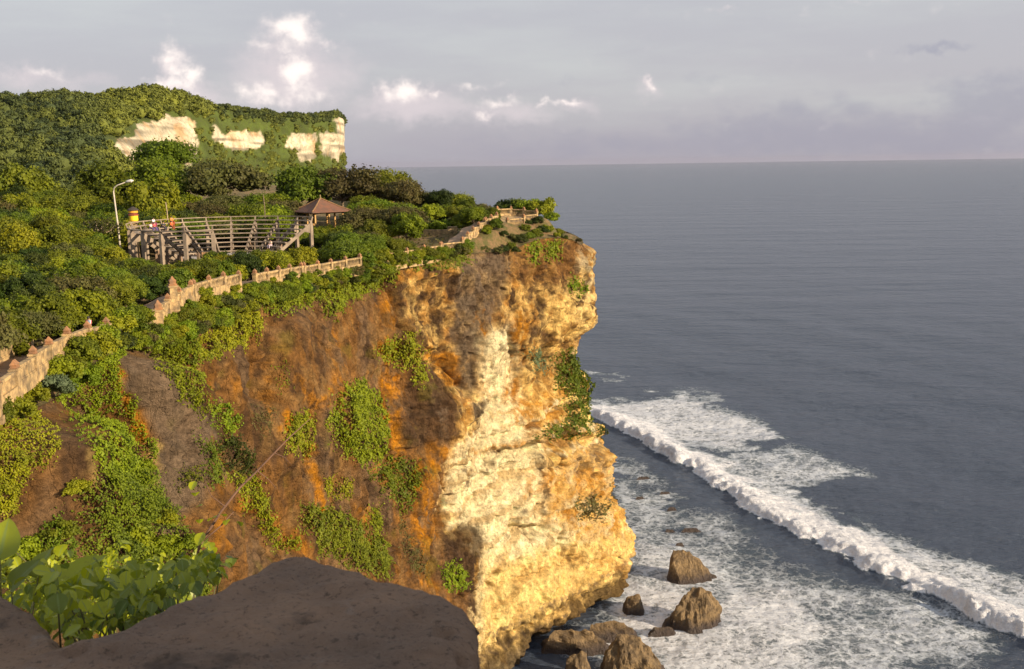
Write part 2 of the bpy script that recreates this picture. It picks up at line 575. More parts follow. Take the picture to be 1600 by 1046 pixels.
wqx = qx + 9 * fbm(P0 / 2.5, 3, 31); wqy = qy + 9 * fbm(P0 / 2.5, 3, 37)
for pts, w, dep in FEAT:
    d = segd(wqx, wqy, pts)
    disp += np.where(d < w * 4, dep * np.exp(-(d / w) ** 2), 0)
rough = smooth(600, 640, qx + 0.12 * (qy - 420))
disp += 1.8 * fbm(P0 / np.array([15, 15, 22]), 3, 3) + (0.7 + 0.5 * rough) * ridged(P0 / np.array([6, 6, 9.0]), 4, 5)
disp += (0.42 + 0.10 * rough) * ridged(P0 / np.array([2.6, 2.6, 3.4]) + 0.5 * fbm(P0 / 3.0, 2, 8)[..., None], 5, 7)
disp += (0.16 + 0.20 * rough) * ridged(P0 / 0.9, 4, 9)
fac_ = fbm(P0 / np.array([5, 5, 8.0]), 3, 23)
disp += 1.5 * (np.floor(fac_ * 3.2) / 3.2 + 0.25 * (fac_ * 3.2 % 1) ** 4) * 0.8 + 0.5 * np.abs(fbm((P0 + 2 * fac_[..., None]) / np.array([3, 3, 4.5]), 3, 27))
# bedding of the limestone on the seaward block, vertical runnels on the brown wall
zb = P0[..., 2] + 0.9 * fbm(P0 / 9, 3, 11) - (0.06 + 0.30 * smooth(26, 8, P0[..., 2])) * (arc[None, :] - arc_tip1)
bed = vnoise(np.stack([zb / 1.1, P0[..., 0] * 0.02, P0[..., 1] * 0.02], -1), 13) + 0.6 * vnoise(np.stack([zb / 0.45, P0[..., 0] * 0.06, P0[..., 1] * 0.06], -1), 14)
bedc = np.sign(bed) * np.abs(bed) ** 0.6
disp += bedc * (0.10 + 0.42 * rough * smooth(520, 680, qy) * (0.6 + 0.6 * smooth(-0.5, 0.5, fbm(P0 / 6, 2, 12))))
run = vnoise(np.stack([arc[None, :] / 1.6 + 0 * Zg, Zg / 22, Zg * 0], -1), 15) + 0.5 * vnoise(np.stack([arc[None, :] / 0.6 + 0 * Zg, Zg / 9, Zg * 0], -1), 16)
disp += run * 0.38 * (1 - 0.6 * rough)
pitn = vnoise((P0 + 1.2 * fbm(P0 / 2.0, 3, 18)[..., None]) / np.array([1.9, 1.9, 1.3]), 17) * smooth(-0.2, 0.5, fbm(P0 / 7, 3, 20))
disp -= smooth(0.3, 0.7, pitn) * 0.7 * rough
cav0 = fbm(P0 / np.array([1.1, 1.1, 0.9]), 4, 25)
disp -= rough * smooth(0.25, 0.7, cav0) * 0.32 * smooth(300, 520, 1000 - qy)
disp *= smooth(0, 0.03, lin) * np.where(vis, 1, 1.4)
disp -= (1 - smooth(0, 0.05, lin)) * 0.3
P = P0.copy()
P[..., 0] += NRM[None, :, 0] * disp; P[..., 1] += NRM[None, :, 1] * disp
P[..., 2] += smooth(0, 0.1, lin) * 0.5 * fbm(P0 / 2.1, 3, 19)
P[0] = rim
CPX, CPY = proj(P)

# ---- rock colour (surface colour plus shade painted into clefts and hollows, baked per vertex)
brown = np.array((0.24, 0.130, 0.056)); dk = np.array((0.07, 0.045, 0.03)); grey = np.array((0.19, 0.145, 0.105)); orange = np.array((0.58, 0.27, 0.07))
cream = np.array((0.92, 0.66, 0.29)); white = np.array((0.94, 0.82, 0.54)); tan = np.array((0.62, 0.38, 0.15)); moss = np.array((0.16, 0.15, 0.03))
wx = CPX + 15 * fbm(P / 2.2, 6, 41, 0.62); wy = CPY + 15 * fbm(P / 2.2, 6, 43, 0.62)
C = np.empty(P.shape); C[:] = brown


def lay(col, f):
    global C
    C = C * (1 - f[..., None]) + col * f[..., None]


def pol(pts, soft=10):
    return smooth(-soft, soft, sdpoly(wx, wy, pts))


def streaks(pts, w, soft=None):
    return smooth(w * 1.15, w * 0.2, segd(wx, wy, pts)) * smooth(-0.55, 0.45, n_d)


n_d = fbm(P / np.array([0.8, 0.8, 1.6]), 4, 56)
n_a = fbm(P / np.array([5, 5, 9]), 4, 51); n_b = fbm(P / 1.3, 4, 53); n_c = fbm(P / np.array([1.2, 1.2, 6]), 4, 55)
lay(grey, smooth(-0.2, 0.5, n_a) * 0.6)
lay(dk, smooth(-0.05, 0.6, n_c) * 0.75)
lay(dk, smooth(0.1, 0.6, fbm(P / np.array([2.0, 2.0, 5]), 4, 54)) * 0.6)
lay(np.array((0.33, 0.21, 0.10)), smooth(0.0, 0.6, fbm(P / np.array([1.4, 1.4, 2.4]), 5, 58)) * 0.5)
lay(orange, smooth(0.42, 0.95, fbm(P / np.array([2.5, 2.5, 7]), 4, 57)) * 0.45)
# the grey buttress on the left
lay(grey * 1.05, pol([(180, 540), (260, 560), (340, 660), (320, 770), (260, 850), (230, 780), (245, 690), (190, 600)], 12) * 0.85)
lay(dk, streaks([(190, 550), (205, 600)], 22) * 0.6)
lay(cream * 0.8, streaks([(240, 700), (232, 780)], 13) * 0.7)
lay(cream * 0.7, streaks([(150, 700), (150, 760)], 8) * 0.5)
for pts, w, a in [([(180, 590), (195, 640), (215, 680)], 15, .9), ([(415, 560), (420, 640)], 10, .5), ([(470, 600), (500, 640), (520, 600)], 12, .6), ([(600, 540), (610, 640), (620, 700), (600, 740)], 22, .95),
                  ([(455, 650), (440, 670)], 10, .9), ([(490, 700), (500, 760), (505, 800)], 12, .9), ([(640, 820), (660, 850)], 20, .6), ([(600, 480), (612, 500)], 12, .8),
                  ([(560, 800), (600, 880)], 14, .5), ([(690, 700), (660, 760), (665, 830)], 24, .85), ([(330, 700), (350, 760)], 8, .5), ([(340, 820), (330, 850)], 12, .6), ([(380, 790), (470, 850)], 20, .45), ([(520, 520), (540, 640)], 14, .45)]:
    lay(orange, streaks(pts, w) * a)
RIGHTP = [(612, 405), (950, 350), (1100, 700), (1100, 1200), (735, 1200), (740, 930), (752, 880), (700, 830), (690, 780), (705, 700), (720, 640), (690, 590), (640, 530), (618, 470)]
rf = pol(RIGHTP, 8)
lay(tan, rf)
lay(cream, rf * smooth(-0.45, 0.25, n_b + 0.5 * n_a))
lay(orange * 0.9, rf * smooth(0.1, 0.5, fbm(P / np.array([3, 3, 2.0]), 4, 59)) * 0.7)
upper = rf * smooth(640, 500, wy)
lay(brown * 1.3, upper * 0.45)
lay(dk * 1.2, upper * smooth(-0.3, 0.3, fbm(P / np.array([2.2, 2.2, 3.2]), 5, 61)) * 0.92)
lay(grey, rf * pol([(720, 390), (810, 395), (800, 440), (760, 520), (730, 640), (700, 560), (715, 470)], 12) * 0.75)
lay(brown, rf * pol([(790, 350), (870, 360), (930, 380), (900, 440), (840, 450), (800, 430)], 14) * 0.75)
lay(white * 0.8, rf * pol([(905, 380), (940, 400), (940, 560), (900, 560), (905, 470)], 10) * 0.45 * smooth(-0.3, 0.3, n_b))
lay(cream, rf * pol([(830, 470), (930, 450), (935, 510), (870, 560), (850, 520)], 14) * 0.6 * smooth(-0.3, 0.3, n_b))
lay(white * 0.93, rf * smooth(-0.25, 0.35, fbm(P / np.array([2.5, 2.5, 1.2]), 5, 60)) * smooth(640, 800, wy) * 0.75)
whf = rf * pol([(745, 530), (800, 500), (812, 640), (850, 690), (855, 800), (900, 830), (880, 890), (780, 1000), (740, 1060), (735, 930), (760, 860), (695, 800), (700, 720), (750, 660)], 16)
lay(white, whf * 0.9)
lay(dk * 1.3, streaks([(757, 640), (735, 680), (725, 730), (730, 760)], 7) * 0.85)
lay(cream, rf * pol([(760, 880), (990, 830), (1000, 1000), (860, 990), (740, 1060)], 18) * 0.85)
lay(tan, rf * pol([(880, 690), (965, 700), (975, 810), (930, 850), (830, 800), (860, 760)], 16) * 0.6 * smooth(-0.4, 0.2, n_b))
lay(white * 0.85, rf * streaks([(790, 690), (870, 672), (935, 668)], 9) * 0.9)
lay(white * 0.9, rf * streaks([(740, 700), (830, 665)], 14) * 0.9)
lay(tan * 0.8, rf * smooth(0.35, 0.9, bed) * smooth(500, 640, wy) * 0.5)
lay(dk, pol([(690, 830), (735, 810), (760, 850), (752, 900), (735, 930), (700, 900)], 9) * 0.85)  # dark patch painting the shade of an undercut
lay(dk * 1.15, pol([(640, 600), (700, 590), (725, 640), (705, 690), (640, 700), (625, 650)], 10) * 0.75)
lay(orange, pol([(655, 545), (700, 550), (720, 600), (700, 600)], 7) * 0.95)
lay(cream * 0.9, streaks([(665, 550), (690, 580)], 8) * 0.6)
for pts, w, col, a in [([(780, 500), (795, 520)], 14, dk, .9), ([(838, 478), (848, 500)], 8, dk, .9), ([(822, 480), (808, 560), (800, 610)], 15, orange * .7, .8), ([(752, 480), (753, 560)], 7, orange, .9), ([(722, 470), (728, 590)], 24, grey * .8, .85),
                       ([(662, 541), (700, 538)], 4, dk, .9), ([(776, 530), (776, 600), (764, 650)], 22, white, .85), ([(750, 605), (752, 618)], 14, orange, .6), ([(754, 628), (748, 658)], 9, dk, .9), ([(800, 615), (815, 640), (835, 665)], 22, orange * .8, .8),
                       ([(826, 652), (882, 630)], 6, white, .95), ([(830, 668), (860, 684)], 9, brown, .8), ([(726, 694), (760, 674), (792, 655)], 8, white, .95), ([(740, 706), (800, 694), (850, 690)], 5, orange, .7), ([(738, 732), (782, 722)], 5, dk * 1.4, .8),
                       ([(800, 715), (840, 712), (936, 690)], 9, white, .9), ([(843, 722), (852, 742)], 8, dk, .9), ([(862, 718), (864, 748)], 5, dk, .9), ([(925, 705), (935, 730)], 16, grey, .7), ([(900, 720), (905, 740)], 10, grey, .6),
                       ([(690, 640), (700, 700)], 7, grey * 1.1, .6), ([(818, 806), (850, 790), (862, 826)], 7, dk, .8), ([(812, 832), (838, 852)], 8, brown, .8), ([(884, 874), (890, 850), (906, 842), (920, 856)], 5, tan * .6, .8), ([(896, 868), (900, 876)], 12, tan * .8, .8),
                       ([(830, 760), (870, 750), (930, 764)], 22, orange * .9, .6), ([(870, 790), (935, 770)], 12, brown, .5), ([(765, 992), (860, 950), (955, 894), (992, 880)], 6, grey, .8), ([(735, 1036), (830, 984), (905, 958)], 9, grey * .9, .8), ([(860, 1004), (960, 962)], 15, brown * 1.1, .8),
                       ([(935, 830), (975, 850)], 12, tan * .8, .5), ([(640, 445), (650, 500), (690, 530)], 12, cream, .6), ([(860, 500), (900, 480), (925, 500)], 18, cream, .7), ([(880, 450), (925, 420)], 12, cream, .5), ([(660, 480), (700, 500)], 10, dk, .7),
                       ([(950, 880), (985, 900), (970, 940)], 14, orange * .8, .5), ([(800, 900), (860, 880), (940, 860)], 5, tan * .7, .7), ([(650, 900), (700, 930)], 14, orange, .5), ([(745, 880), (742, 920)], 6, tan, .6)]:
    lay(np.asarray(col), streaks(pts, w) * a)  # some dk strokes paint shadows below ledges and in cavities
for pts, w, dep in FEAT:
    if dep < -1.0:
        lay(dk * 0.8, smooth(w * 0.55, w * 0.15, segd(wx, wy, pts)) * 0.6 * smooth(-0.6, 0.3, n_d))  # clefts darkened: shade painted into the rock colour
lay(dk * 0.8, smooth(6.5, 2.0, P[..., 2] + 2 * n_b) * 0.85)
lay(dk, smooth(0.4, 0.7, pitn) * rough * 0.55)  # shade painted into the carved pits
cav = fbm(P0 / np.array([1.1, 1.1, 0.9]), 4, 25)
lay(dk, rough * smooth(0.25, 0.6, cav) * 0.7 * smooth(720, 480, wy))  # small cavities darkened likewise, their shade put into the colour
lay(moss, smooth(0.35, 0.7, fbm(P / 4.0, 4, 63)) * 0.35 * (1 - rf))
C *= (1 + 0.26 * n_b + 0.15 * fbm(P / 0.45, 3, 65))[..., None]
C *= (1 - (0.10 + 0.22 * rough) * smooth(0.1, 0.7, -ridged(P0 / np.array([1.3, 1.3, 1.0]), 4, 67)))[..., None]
C = np.clip(C, 0.02, 0.92)

m_cliff, nt, b = material('cliff_rock')
ps = nt.pos()
ca = nt.attr('rock_colour', 'Color')
f1 = nt.noise(ps, 3.2, 7, 0.7)
f2 = nt.noise(nt.mapping(ps, scale=(1, 1, 2.2)), 1.1, 6, 0.65)
sp = nt.noise(ps, 9.0, 3, 0.6)
hsv = nt.new('ShaderNodeHueSaturation'); nt.put(hsv.inputs['Color'], ca)
nt.put(hsv.inputs['Value'], nt.m('ADD', nt.m('MULTIPLY', nt.ss(f1, 0.3, 0.7), 0.50), nt.m('MULTIPLY_ADD', nt.ss(f2, 0.32, 0.68), 0.40, 0.54)))
hsv.inputs['Saturation'].default_value = 1.12
cc = nt.mix(nt.m('MULTIPLY', nt.ss(sp, 0.62, 0.75), 0.5), hsv.outputs[0], (0.06, 0.045, 0.03))
nt.put(b.inputs['Base Color'], cc)
b.inputs['Roughness'].default_value = 0.95
b.inputs['Specular IOR Level'].default_value = 0.15
rn = nt.new('ShaderNodeTexNoise', noise_type='RIDGED_MULTIFRACTAL'); nt.put(rn.inputs['Vector'], nt.mapping(ps, scale=(1, 1, 0.75)))
rn.inputs['Scale'].default_value = 0.9; rn.inputs['Detail'].default_value = 8; rn.inputs['Roughness'].default_value = 0.6
rv = nt.new('ShaderNodeTexVoronoi', feature='DISTANCE_TO_EDGE')
nt.put(rv.inputs['Vector'], nt.vm('ADD', nt.mapping(ps, scale=(1, 1, 0.45)), nt.vm('SCALE', nt.noise(ps, 1.3, 5, 0.6, out=1), 1.1))); rv.inputs['Scale'].default_value = 0.8
crk = nt.ss(rv.outputs['Distance'], 0.0, 0.07)
h = nt.m('ADD', nt.noise(ps, 2.0, 10, 0.75), nt.m('MULTIPLY', nt.noise(nt.mapping(ps, scale=(1, 1, 1.6)), 6.5, 6, 0.75), 0.45))
h = nt.m('ADD', h, nt.m('ADD', nt.m('MULTIPLY', rn.outputs[0], 0.28), nt.m('MULTIPLY', crk, 0.22)))
nt.put(b.inputs['Normal'], nt.bump(h, 1.0, 0.62))
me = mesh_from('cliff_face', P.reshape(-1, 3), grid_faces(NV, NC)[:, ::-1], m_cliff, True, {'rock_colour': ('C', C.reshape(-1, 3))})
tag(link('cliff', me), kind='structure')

# ---- top of the headland
NF = 420
it = np.linspace(0, NC - 1, NC)
tipidx = np.argmin(np.hypot(rim[:, 0] - 7, rim[:, 1] - 193))
fi = np.r_[np.arange(0, tipidx, 4), tipidx]
Fc = rim[fi]
Fa = arc[fi] / arc[tipidx]
Fk = [0, 0.2, 0.33, 0.5, 0.6, 0.68, 0.80, 0.88, 0.94, 1.0]
Bk = np.stack([np.interp(Fa, Fk, BACK[:, k]) for k in range(3)], -1)
tr = np.linspace(0, 1, 150) ** 1.7
G = Fc[None] * (1 - tr[:, None, None]) + Bk[None] * tr[:, None, None]
gz = ground(G[..., 0], G[..., 1])
blend = smooth(0, 3.0, np.hypot(G[..., 0] - Fc[None, :, 0], G[..., 1] - Fc[None, :, 1]))
G[..., 2] = Fc[None, :, 2] * (1 - blend) + (gz + 0.25 * fbm(G / 3.0, 3, 71)) * blend
gp, gq = proj(G)
m_ground, nt, b = material('headland_ground')
ps = nt.pos()
c = nt.mix(nt.ss(nt.noise(ps, 0.6, 6, 0.65), 0.42, 0.62), (0.24, 0.145, 0.07), (0.10, 0.095, 0.025))
c = nt.mix(nt.ss(nt.noise(ps, 2.5, 6, 0.7), 0.4, 0.7), c, (0.11, 0.10, 0.03))
nt.put(b.inputs['Base Color'], c); b.inputs['Roughness'].default_value = 1.0
nt.put(b.inputs['Normal'], nt.bump(nt.noise(ps, 3.0, 7, 0.7), 1.0, 0.35))
me = mesh_from('headland_ground', G.reshape(-1, 3), grid_faces(len(tr), len(fi)), m_ground, True)
tag(link('ground', me), kind='structure')

# ---- far hill and white sea cliffs beyond the forest:  (rim px, rim py, base px, D base, D rim, z base)
HC = [(-420, 172, -420, 240, 600, 62), (-250, 168, -250, 240, 600, 63), (-100, 168, -100, 245, 600, 64), (0, 166, 0, 250, 580, 65), (45, 168, 45, 250, 570, 65), (90, 162, 90, 250, 560, 65), (135, 168, 135, 255, 560, 65), (165, 165, 160, 270, 555, 62),
      (200, 158, 178, 330, 545, 55), (240, 154, 215, 400, 545, 45), (262, 158, 240, 440, 550, 35), (290, 164, 270, 480, 555, 25), (325, 174, 310, 520, 570, 15), (355, 172, 345, 545, 590, 10), (400, 178, 395, 570, 610, 5), (430, 183, 425, 590, 625, 3),
      (480, 185, 474, 620, 650, 2), (505, 183, 498, 640, 668, 1), (524, 180, 514, 655, 680, 1), (536, 186, 525, 665, 700, 1), (538, 190, 528, 690, 740, 1), (534, 195, 524, 760, 800, 1), (505, 200, 498, 900, 930, 1)]
HC = np.array(HC, float)
kx = np.r_[0, np.cumsum(np.maximum(np.abs(np.diff(HC[:, 0])), 8))]
ks = np.linspace(0, kx[-1], 620)
H = np.stack([np.interp(ks, kx, HC[:, k]) for k in range(6)], -1)
for k in (3, 4):
    H[:, k] = np.convolve(np.pad(H[:, k], 9, mode='edge'), np.ones(19) / 19, 'valid')
top = unp(H[:, 0], H[:, 1], H[:, 4])
bd = unp(H[:, 2], np.full(len(H), 300.0), H[:, 3]); bd[:, 2] = H[:, 5]
far = unp(H[:, 0], H[:, 1], H[:, 4] + 160); far[:, 2] = top[:, 2] - 3
tvv = np.linspace(0, 1, 130)[:, None, None]
steep = smooth(360, 520, H[:, 3])[None, :, None]
HPz = bd[None] * (1 - tvv) + top[None] * tvv
bow = np.sin(tvv * math.pi) * 6 * (1 - steep)
HPz[..., 2] += (bow * np.ones_like(HPz[..., :1]))[..., 0] * 0
tl = np.linspace(0, 1, 24)[1:, None, None]
HT = top[None] * (1 - tl) + far[None] * tl
HP = np.concatenate([HPz, HT], 0)
hn = fbm(HP / 45, 4, 81) * 7 + fbm(HP / 12, 4, 83) * 2.2
steepw = np.concatenate([np.repeat(steep, 130, 0) * np.ones((130, len(H), 1)), np.zeros((23, len(H), 1))], 0)[..., 0]
fade = np.concatenate([smooth(1.0, 0.86, tvv[..., 0]) * np.ones((130, len(H))), np.zeros((23, len(H)))], 0)
strat = vnoise(np.stack([HP[..., 2] / 3.0, HP[..., 0] * 0.01, HP[..., 1] * 0.01], -1), 85)
HP[..., 1] -= (hn + strat * 1.6) * fade * steepw
HP[..., 0] += 0.4 * (hn + strat * 1.6) * fade * steepw
HP[..., 2] += hn * 0.4 * fade * (1 - steepw)
hx, hy = proj(HP)
hwx = hx + 9 * fbm(HP / 10, 5, 87, 0.6); hwy = hy + 9 * fbm(HP / 10, 5, 89, 0.6)
ROCKS = [[(178, 236), (186, 222), (214, 212), (220, 196), (248, 190), (264, 184), (296, 186), (306, 202), (305, 228), (296, 256), (240, 252), (190, 250)],
         [(334, 202), (344, 208), (350, 226), (338, 218)], [(346, 214), (356, 206), (404, 207), (408, 222), (398, 234), (360, 230)], [(449, 226), (454, 212), (488, 213), (492, 250), (460, 240)],
         [(499, 212), (520, 210), (528, 222), (526, 250), (506, 240)], [(524, 187), (545, 184), (545, 232), (532, 240), (529, 205)]]
rk = np.zeros_like(hx)
for poly in ROCKS:
    rk = np.maximum(rk, smooth(-2.0, 2.0, sdpoly(hwx, hwy, poly) + 3.0))
rk[130:] = 0
gcol = np.array((0.085, 0.12, 0.018)); rcol = np.array((0.92, 0.80, 0.58))
rc = rcol * (0.82 + 0.35 * fbm(HP / 5, 4, 91))[..., None]
rc = rc * (1 - 0.62 * smooth(-0.1, 0.6, vnoise(np.stack([HP[..., 2] / 1.6, HP[..., 0] * 0.02, HP[..., 1] * 0.02], -1), 93)))[..., None]
og = smooth(0.1, 0.6, fbm(HP / np.array([8, 8, 14]), 4, 95))[..., None] * 0.55
rc = rc * (1 - og) + np.array((0.55, 0.28, 0.08)) * og
gc = gcol * (1 + 0.35 * fbm(HP / 7, 4, 97))[..., None]
HCc = np.clip(gc * (1 - rk[..., None]) + rc * rk[..., None], 0.01, 0.92)
m_hill, nt, b = material('far_hill')
ps = nt.pos()
nt.put(b.inputs['Base Color'], nt.mix(nt.m('MULTIPLY', nt.ss(nt.noise(ps, 0.5, 5, 0.6), 0.45, 0.65), 0.35), nt.attr('rock_colour', 'Color'), (0.07, 0.07, 0.03)))
b.inputs['Roughness'].default_value = 1.0
nt.put(b.inputs['Normal'], nt.bump(nt.noise(ps, 0.35, 8, 0.7), 1.0, 2.5))
me = mesh_from('far_hill', HP.reshape(-1, 3), grid_faces(HP.shape[0], HP.shape[1]), m_hill, True, {'rock_colour': ('C', HCc.reshape(-1, 3))})
tag(link('hill', me), kind='structure')

# ------------------------------------------------------------------ sea
r1 = np.exp(np.arange(math.log(95), math.log(520), 0.0032)); r2 = np.exp(np.linspace(math.log(520), math.log(32000), 130))[1:]
r0 = np.linspace(2, 95, 24)[:-1]
rr = np.r_[r0, r1, r2]
aa = np.r_[np.linspace(-100, -9, 50)[:-1], np.arange(-9, 31, 0.09), np.linspace(31, 120, 60)]
RR, AA = np.meshgrid(rr, np.radians(aa), indexing='ij')
S = np.stack([RR * np.sin(AA), RR * np.cos(AA), np.zeros_like(RR)], -1)
sxp, syp = proj(S)
ok = (S[..., 1] > 60) & (RR < 1500)
swx = np.where(ok, sxp, -9999.0); swy = np.where(ok, syp, -9999.0)
Sx = S / 6.0
w1 = fbm(S / np.array([5.0, 5.0, 1]), 4, 101); w2 = fbm(S / 1.6, 3, 103)
FRONT = [(900, 640), (935, 657), (1000, 690), (1080, 735), (1150, 786), (1240, 832), (1330, 880), (1400, 915), (1480, 950), (1560, 985), (1640, 1016), (1800, 1075)]
FW = unpz(np.array([p[0] for p in FRONT], float), np.array([p[1] for p in FRONT], float))
fd = np.full(S.shape[:2], 1e9); side = np.zeros(S.shape[:2])
lx = S[..., 0] + 1.9 * w1 + 0.9 * w2 + 2.2 * fbm(S / 14.0, 2, 120); ly = S[..., 1] + 1.3 * fbm(S / np.array([5.0, 5.0, 1]), 4, 107)
for a, c2 in zip(FW[:-1], FW[1:]):
    dx, dy = c2[0] - a[0], c2[1] - a[1]
    t = np.clip(((lx - a[0]) * dx + (ly - a[1]) * dy) / (dx * dx + dy * dy), 0, 1)
    ex, ey = lx - a[0] - t * dx, ly - a[1] - t * dy
    d = np.hypot(ex, ey)
    cr = -(dx * ey - dy * ex)
    side = np.where(d < fd, np.sign(cr), side); fd = np.minimum(fd, d)
sd = fd * -side            # metres seaward of the breaking front (+)
if sd[np.unravel_index(np.argmin(np.abs(swx - 1250) + np.abs(swy - 790)), sd.shape)] < 0:
    sd = -sd
crest = np.where(sd > 0, smooth(-0.3, 2.4, sd) * np.exp(-(np.maximum(sd - 3.0, 0) / 5.0) ** 2), 0)
crest *= smooth(25, 60, S[..., 0] + 60 - 20) * np.where(RR < 600, 1, 0)
lump = ridged(S / 2.4, 4, 109)
along = fbm(np.stack([S[..., 1] / 16, S[..., 0] * 0, S[..., 0] * 0], -1), 3, 119)
hgt = crest * (1.45 + 0.28 * lump + 1.0 * along + 0.6 * w1 + 0.22 * w2)
# low swell trains roughly parallel to the break
swl = 0.28 * np.sin((S[..., 0] * 0.92 + S[..., 1] * 0.38) / 6.5 + 1.6 * fbm(S / 60, 3, 111)) + 0.16 * fbm(S / np.array([7, 9, 1]), 3, 113)
chop = 0.10 * fbm(S / 1.8, 3, 115)
near = smooth(1400, 300, RR)
fo = np.zeros(S.shape[:2])
ROCKXY = [(1075, 893), (1085, 965), (1040, 975), (990, 950), (985, 1030), (930, 1000)]
w3 = fbm(S / np.array([12.0, 5.0, 1]), 4, 117)
px_, py_ = swx + 22 * w1 + 9 * w2 + 26 * w3, swy + 7 * w1 + 9 * w3


def area(pts, soft, v):
    global fo
    fo = np.maximum(fo, np.where(ok, smooth(-soft, soft, sdpoly(px_, py_, pts)) * v, 0))


fo = np.where((sd > -0.4) & ok & (RR < 700), np.maximum(fo, smooth(-0.4, 0.5, sd) * (smooth(11.5, 7.0, sd + 2.5 * w1) * 0.4 + 0.6 * smooth(20.0, 10.0, sd + 3.5 * w1))), fo)
area([(925, 628), (985, 622), (1060, 612), (1130, 618), (1095, 632), (1150, 645), (1195, 664), (1208, 682), (1150, 700), (1080, 700), (935, 655)], 12, 0.66)
area([(1150, 705), (1260, 702), (1300, 722), (1345, 734), (1292, 745), (1245, 765), (1225, 790), (1160, 770)], 12, 0.58)
area([(1330, 800), (1400, 838), (1450, 858), (1530, 878), (1610, 905), (1700, 960), (1600, 985), (1450, 905)], 14, 0.64)
area([(925, 583), (985, 586), (960, 592), (925, 592)], 4, 0.5)
area([(960, 712), (1010, 728), (1060, 775), (1050, 850), (1000, 880), (960, 850), (950, 760)], 16, 0.50)
area([(985, 830), (1060, 800), (1130, 800), (1200, 850), (1250, 880), (1180, 920), (1130, 1000), (980, 1000)], 22, 0.52)
area([(1120, 850), (1330, 905), (1420, 925), (1560, 975), (1585, 1010), (1560, 1060), (1300, 1100), (1000, 1100), (1010, 980), (1090, 900)], 34, 0.56)
area([(1040, 985), (1120, 900), (1230, 900), (1300, 960), (1280, 1060), (1020, 1080)], 28, 0.66)
area([(985, 900), (1040, 915), (1130, 935), (1110, 1000), (1030, 1046), (975, 980)], 14, 0.68)
area([(990, 840), (1040, 850), (1120, 870), (1150, 910), (1040, 940), (985, 930)], 10, 0.60)
# darker gaps in the wash
for cx, cy, rx, ry, a in [(1220, 880, 60, 22, .25), (1380, 905, 70, 14, .3), (1010, 760, 30, 8, .3), (1060, 830, 34, 7, .3), (1180, 850, 60, 14, .2), (1450, 1040, 40, 14, .3), (1560, 1035, 60, 14, .4), (1340, 960, 50, 10, .12)]:
    g = np.exp(-(((swx - cx) / rx) ** 2 + ((swy - cy) / ry) ** 2))
    fo = np.maximum(fo - np.where(sd < -0.5, a * g, 0), 0)
for cx, cy in ROCKXY:
    g = np.exp(-(((swx - cx) / 52) ** 2 + ((swy - cy) / 26) ** 2)); fo = np.maximum(fo, np.where(ok, g * 0.92, 0))
fo = np.where((sd > -0.4) & (sd < 5.5) & ok, np.maximum(fo, 0.97 * smooth(-0.4, 0.3, sd)), fo)
S[..., 2] = hgt + (swl + chop) * near * (1 - 0.6 * np.clip(crest, 0, 1)) + 0.12 * fo * near * w2
trough = np.exp(-((sd + 3.0) / 2.5) ** 2) * np.where(RR < 600, 0.5, 0)
S[..., 2] -= trough
m_sea, nt, b = material('sea_water')
ps = nt.pos()
foam = nt.attr('foam')
cam_d2 = nt.vm('LENGTH', ps)
wv = nt.vm('ADD', ps, nt.vm('SCALE', nt.vm('SUBTRACT', nt.noise(ps, 0.22, 5, 0.6, out=1), (0.5, 0.5, 0.5)), 7.0))
wv2 = nt.vm('ADD', ps, nt.vm('SCALE', nt.vm('SUBTRACT', nt.noise(ps, 0.8, 5, 0.6, out=1), (0.5, 0.5, 0.5)), 2.2))


def lace(vec, sc):
    v = nt.new('ShaderNodeTexVoronoi', feature='DISTANCE_TO_EDGE')
    nt.put(v.inputs['Vector'], vec); v.inputs['Scale'].default_value = sc
    return v.outputs['Distance']


l1 = nt.ss(lace(wv, 0.30), 0.0, 0.22, 1.0, 0.0)
l2 = nt.ss(lace(wv2, 0.95), 0.0, 0.25, 1.0, 0.0)
l3 = nt.noise(nt.mapping(ps, scale=(1, 1, 0.3)), 1.3, 8, 0.72)
l4 = nt.noise(nt.mapping(wv, scale=(1.0, 0.55, 1), rot=(0, 0, R(25))), 0.16, 6, 0.6)
l5 = nt.m('SUBTRACT', 1.0, nt.m('MULTIPLY', nt.m('ABSOLUTE', nt.m('SUBTRACT', nt.noise(wv2, 0.5, 6, 0.65), 0.5)), 7.0))
lacef = nt.m('ADD', nt.m('ADD', nt.m('MULTIPLY', l1, 0.20), nt.m('MULTIPLY', l2, 0.16)), nt.m('MULTIPLY', l3, 0.34))
lacef = nt.m('ADD', lacef, nt.m('ADD', nt.m('MULTIPLY', l4, 0.75), nt.m('MULTIPLY', nt.m('MAXIMUM', l5, 0.0), 0.26)))
thr = nt.m('SUBTRACT', 1.30, nt.m('MULTIPLY', foam, 0.98))
ff = nt.ss(nt.m('SUBTRACT', lacef, thr), -0.20, 0.30)
ff = nt.m('MULTIPLY', ff, nt.ss(foam, 0.02, 0.25))
haz = nt.m('MULTIPLY', nt.ss(nt.m('ADD', foam, nt.m('MULTIPLY', nt.m('SUBTRACT', l3, 0.5), 0.8)), 0.3, 1.1), 0.45)
ff = nt.m('MAXIMUM', ff, haz)
aer = nt.mix(nt.ss(foam, 0.0, 0.7), (0.052, 0.070, 0.108), (0.07, 0.10, 0.12))
fcol = nt.mix(nt.ss(nt.noise(ps, 1.0, 6, 0.7), 0.3, 0.7), (0.66, 0.68, 0.74), (0.90, 0.90, 0.93))
fcol = nt.mix(nt.ss(foam, 0.85, 0.45), fcol, (0.52, 0.57, 0.64))
nt.put(b.inputs['Base Color'], nt.mix(ff, aer, fcol))
nt.put(b.inputs['Roughness'], nt.m('ADD', nt.m('MULTIPLY', ff, 0.6), 0.22))
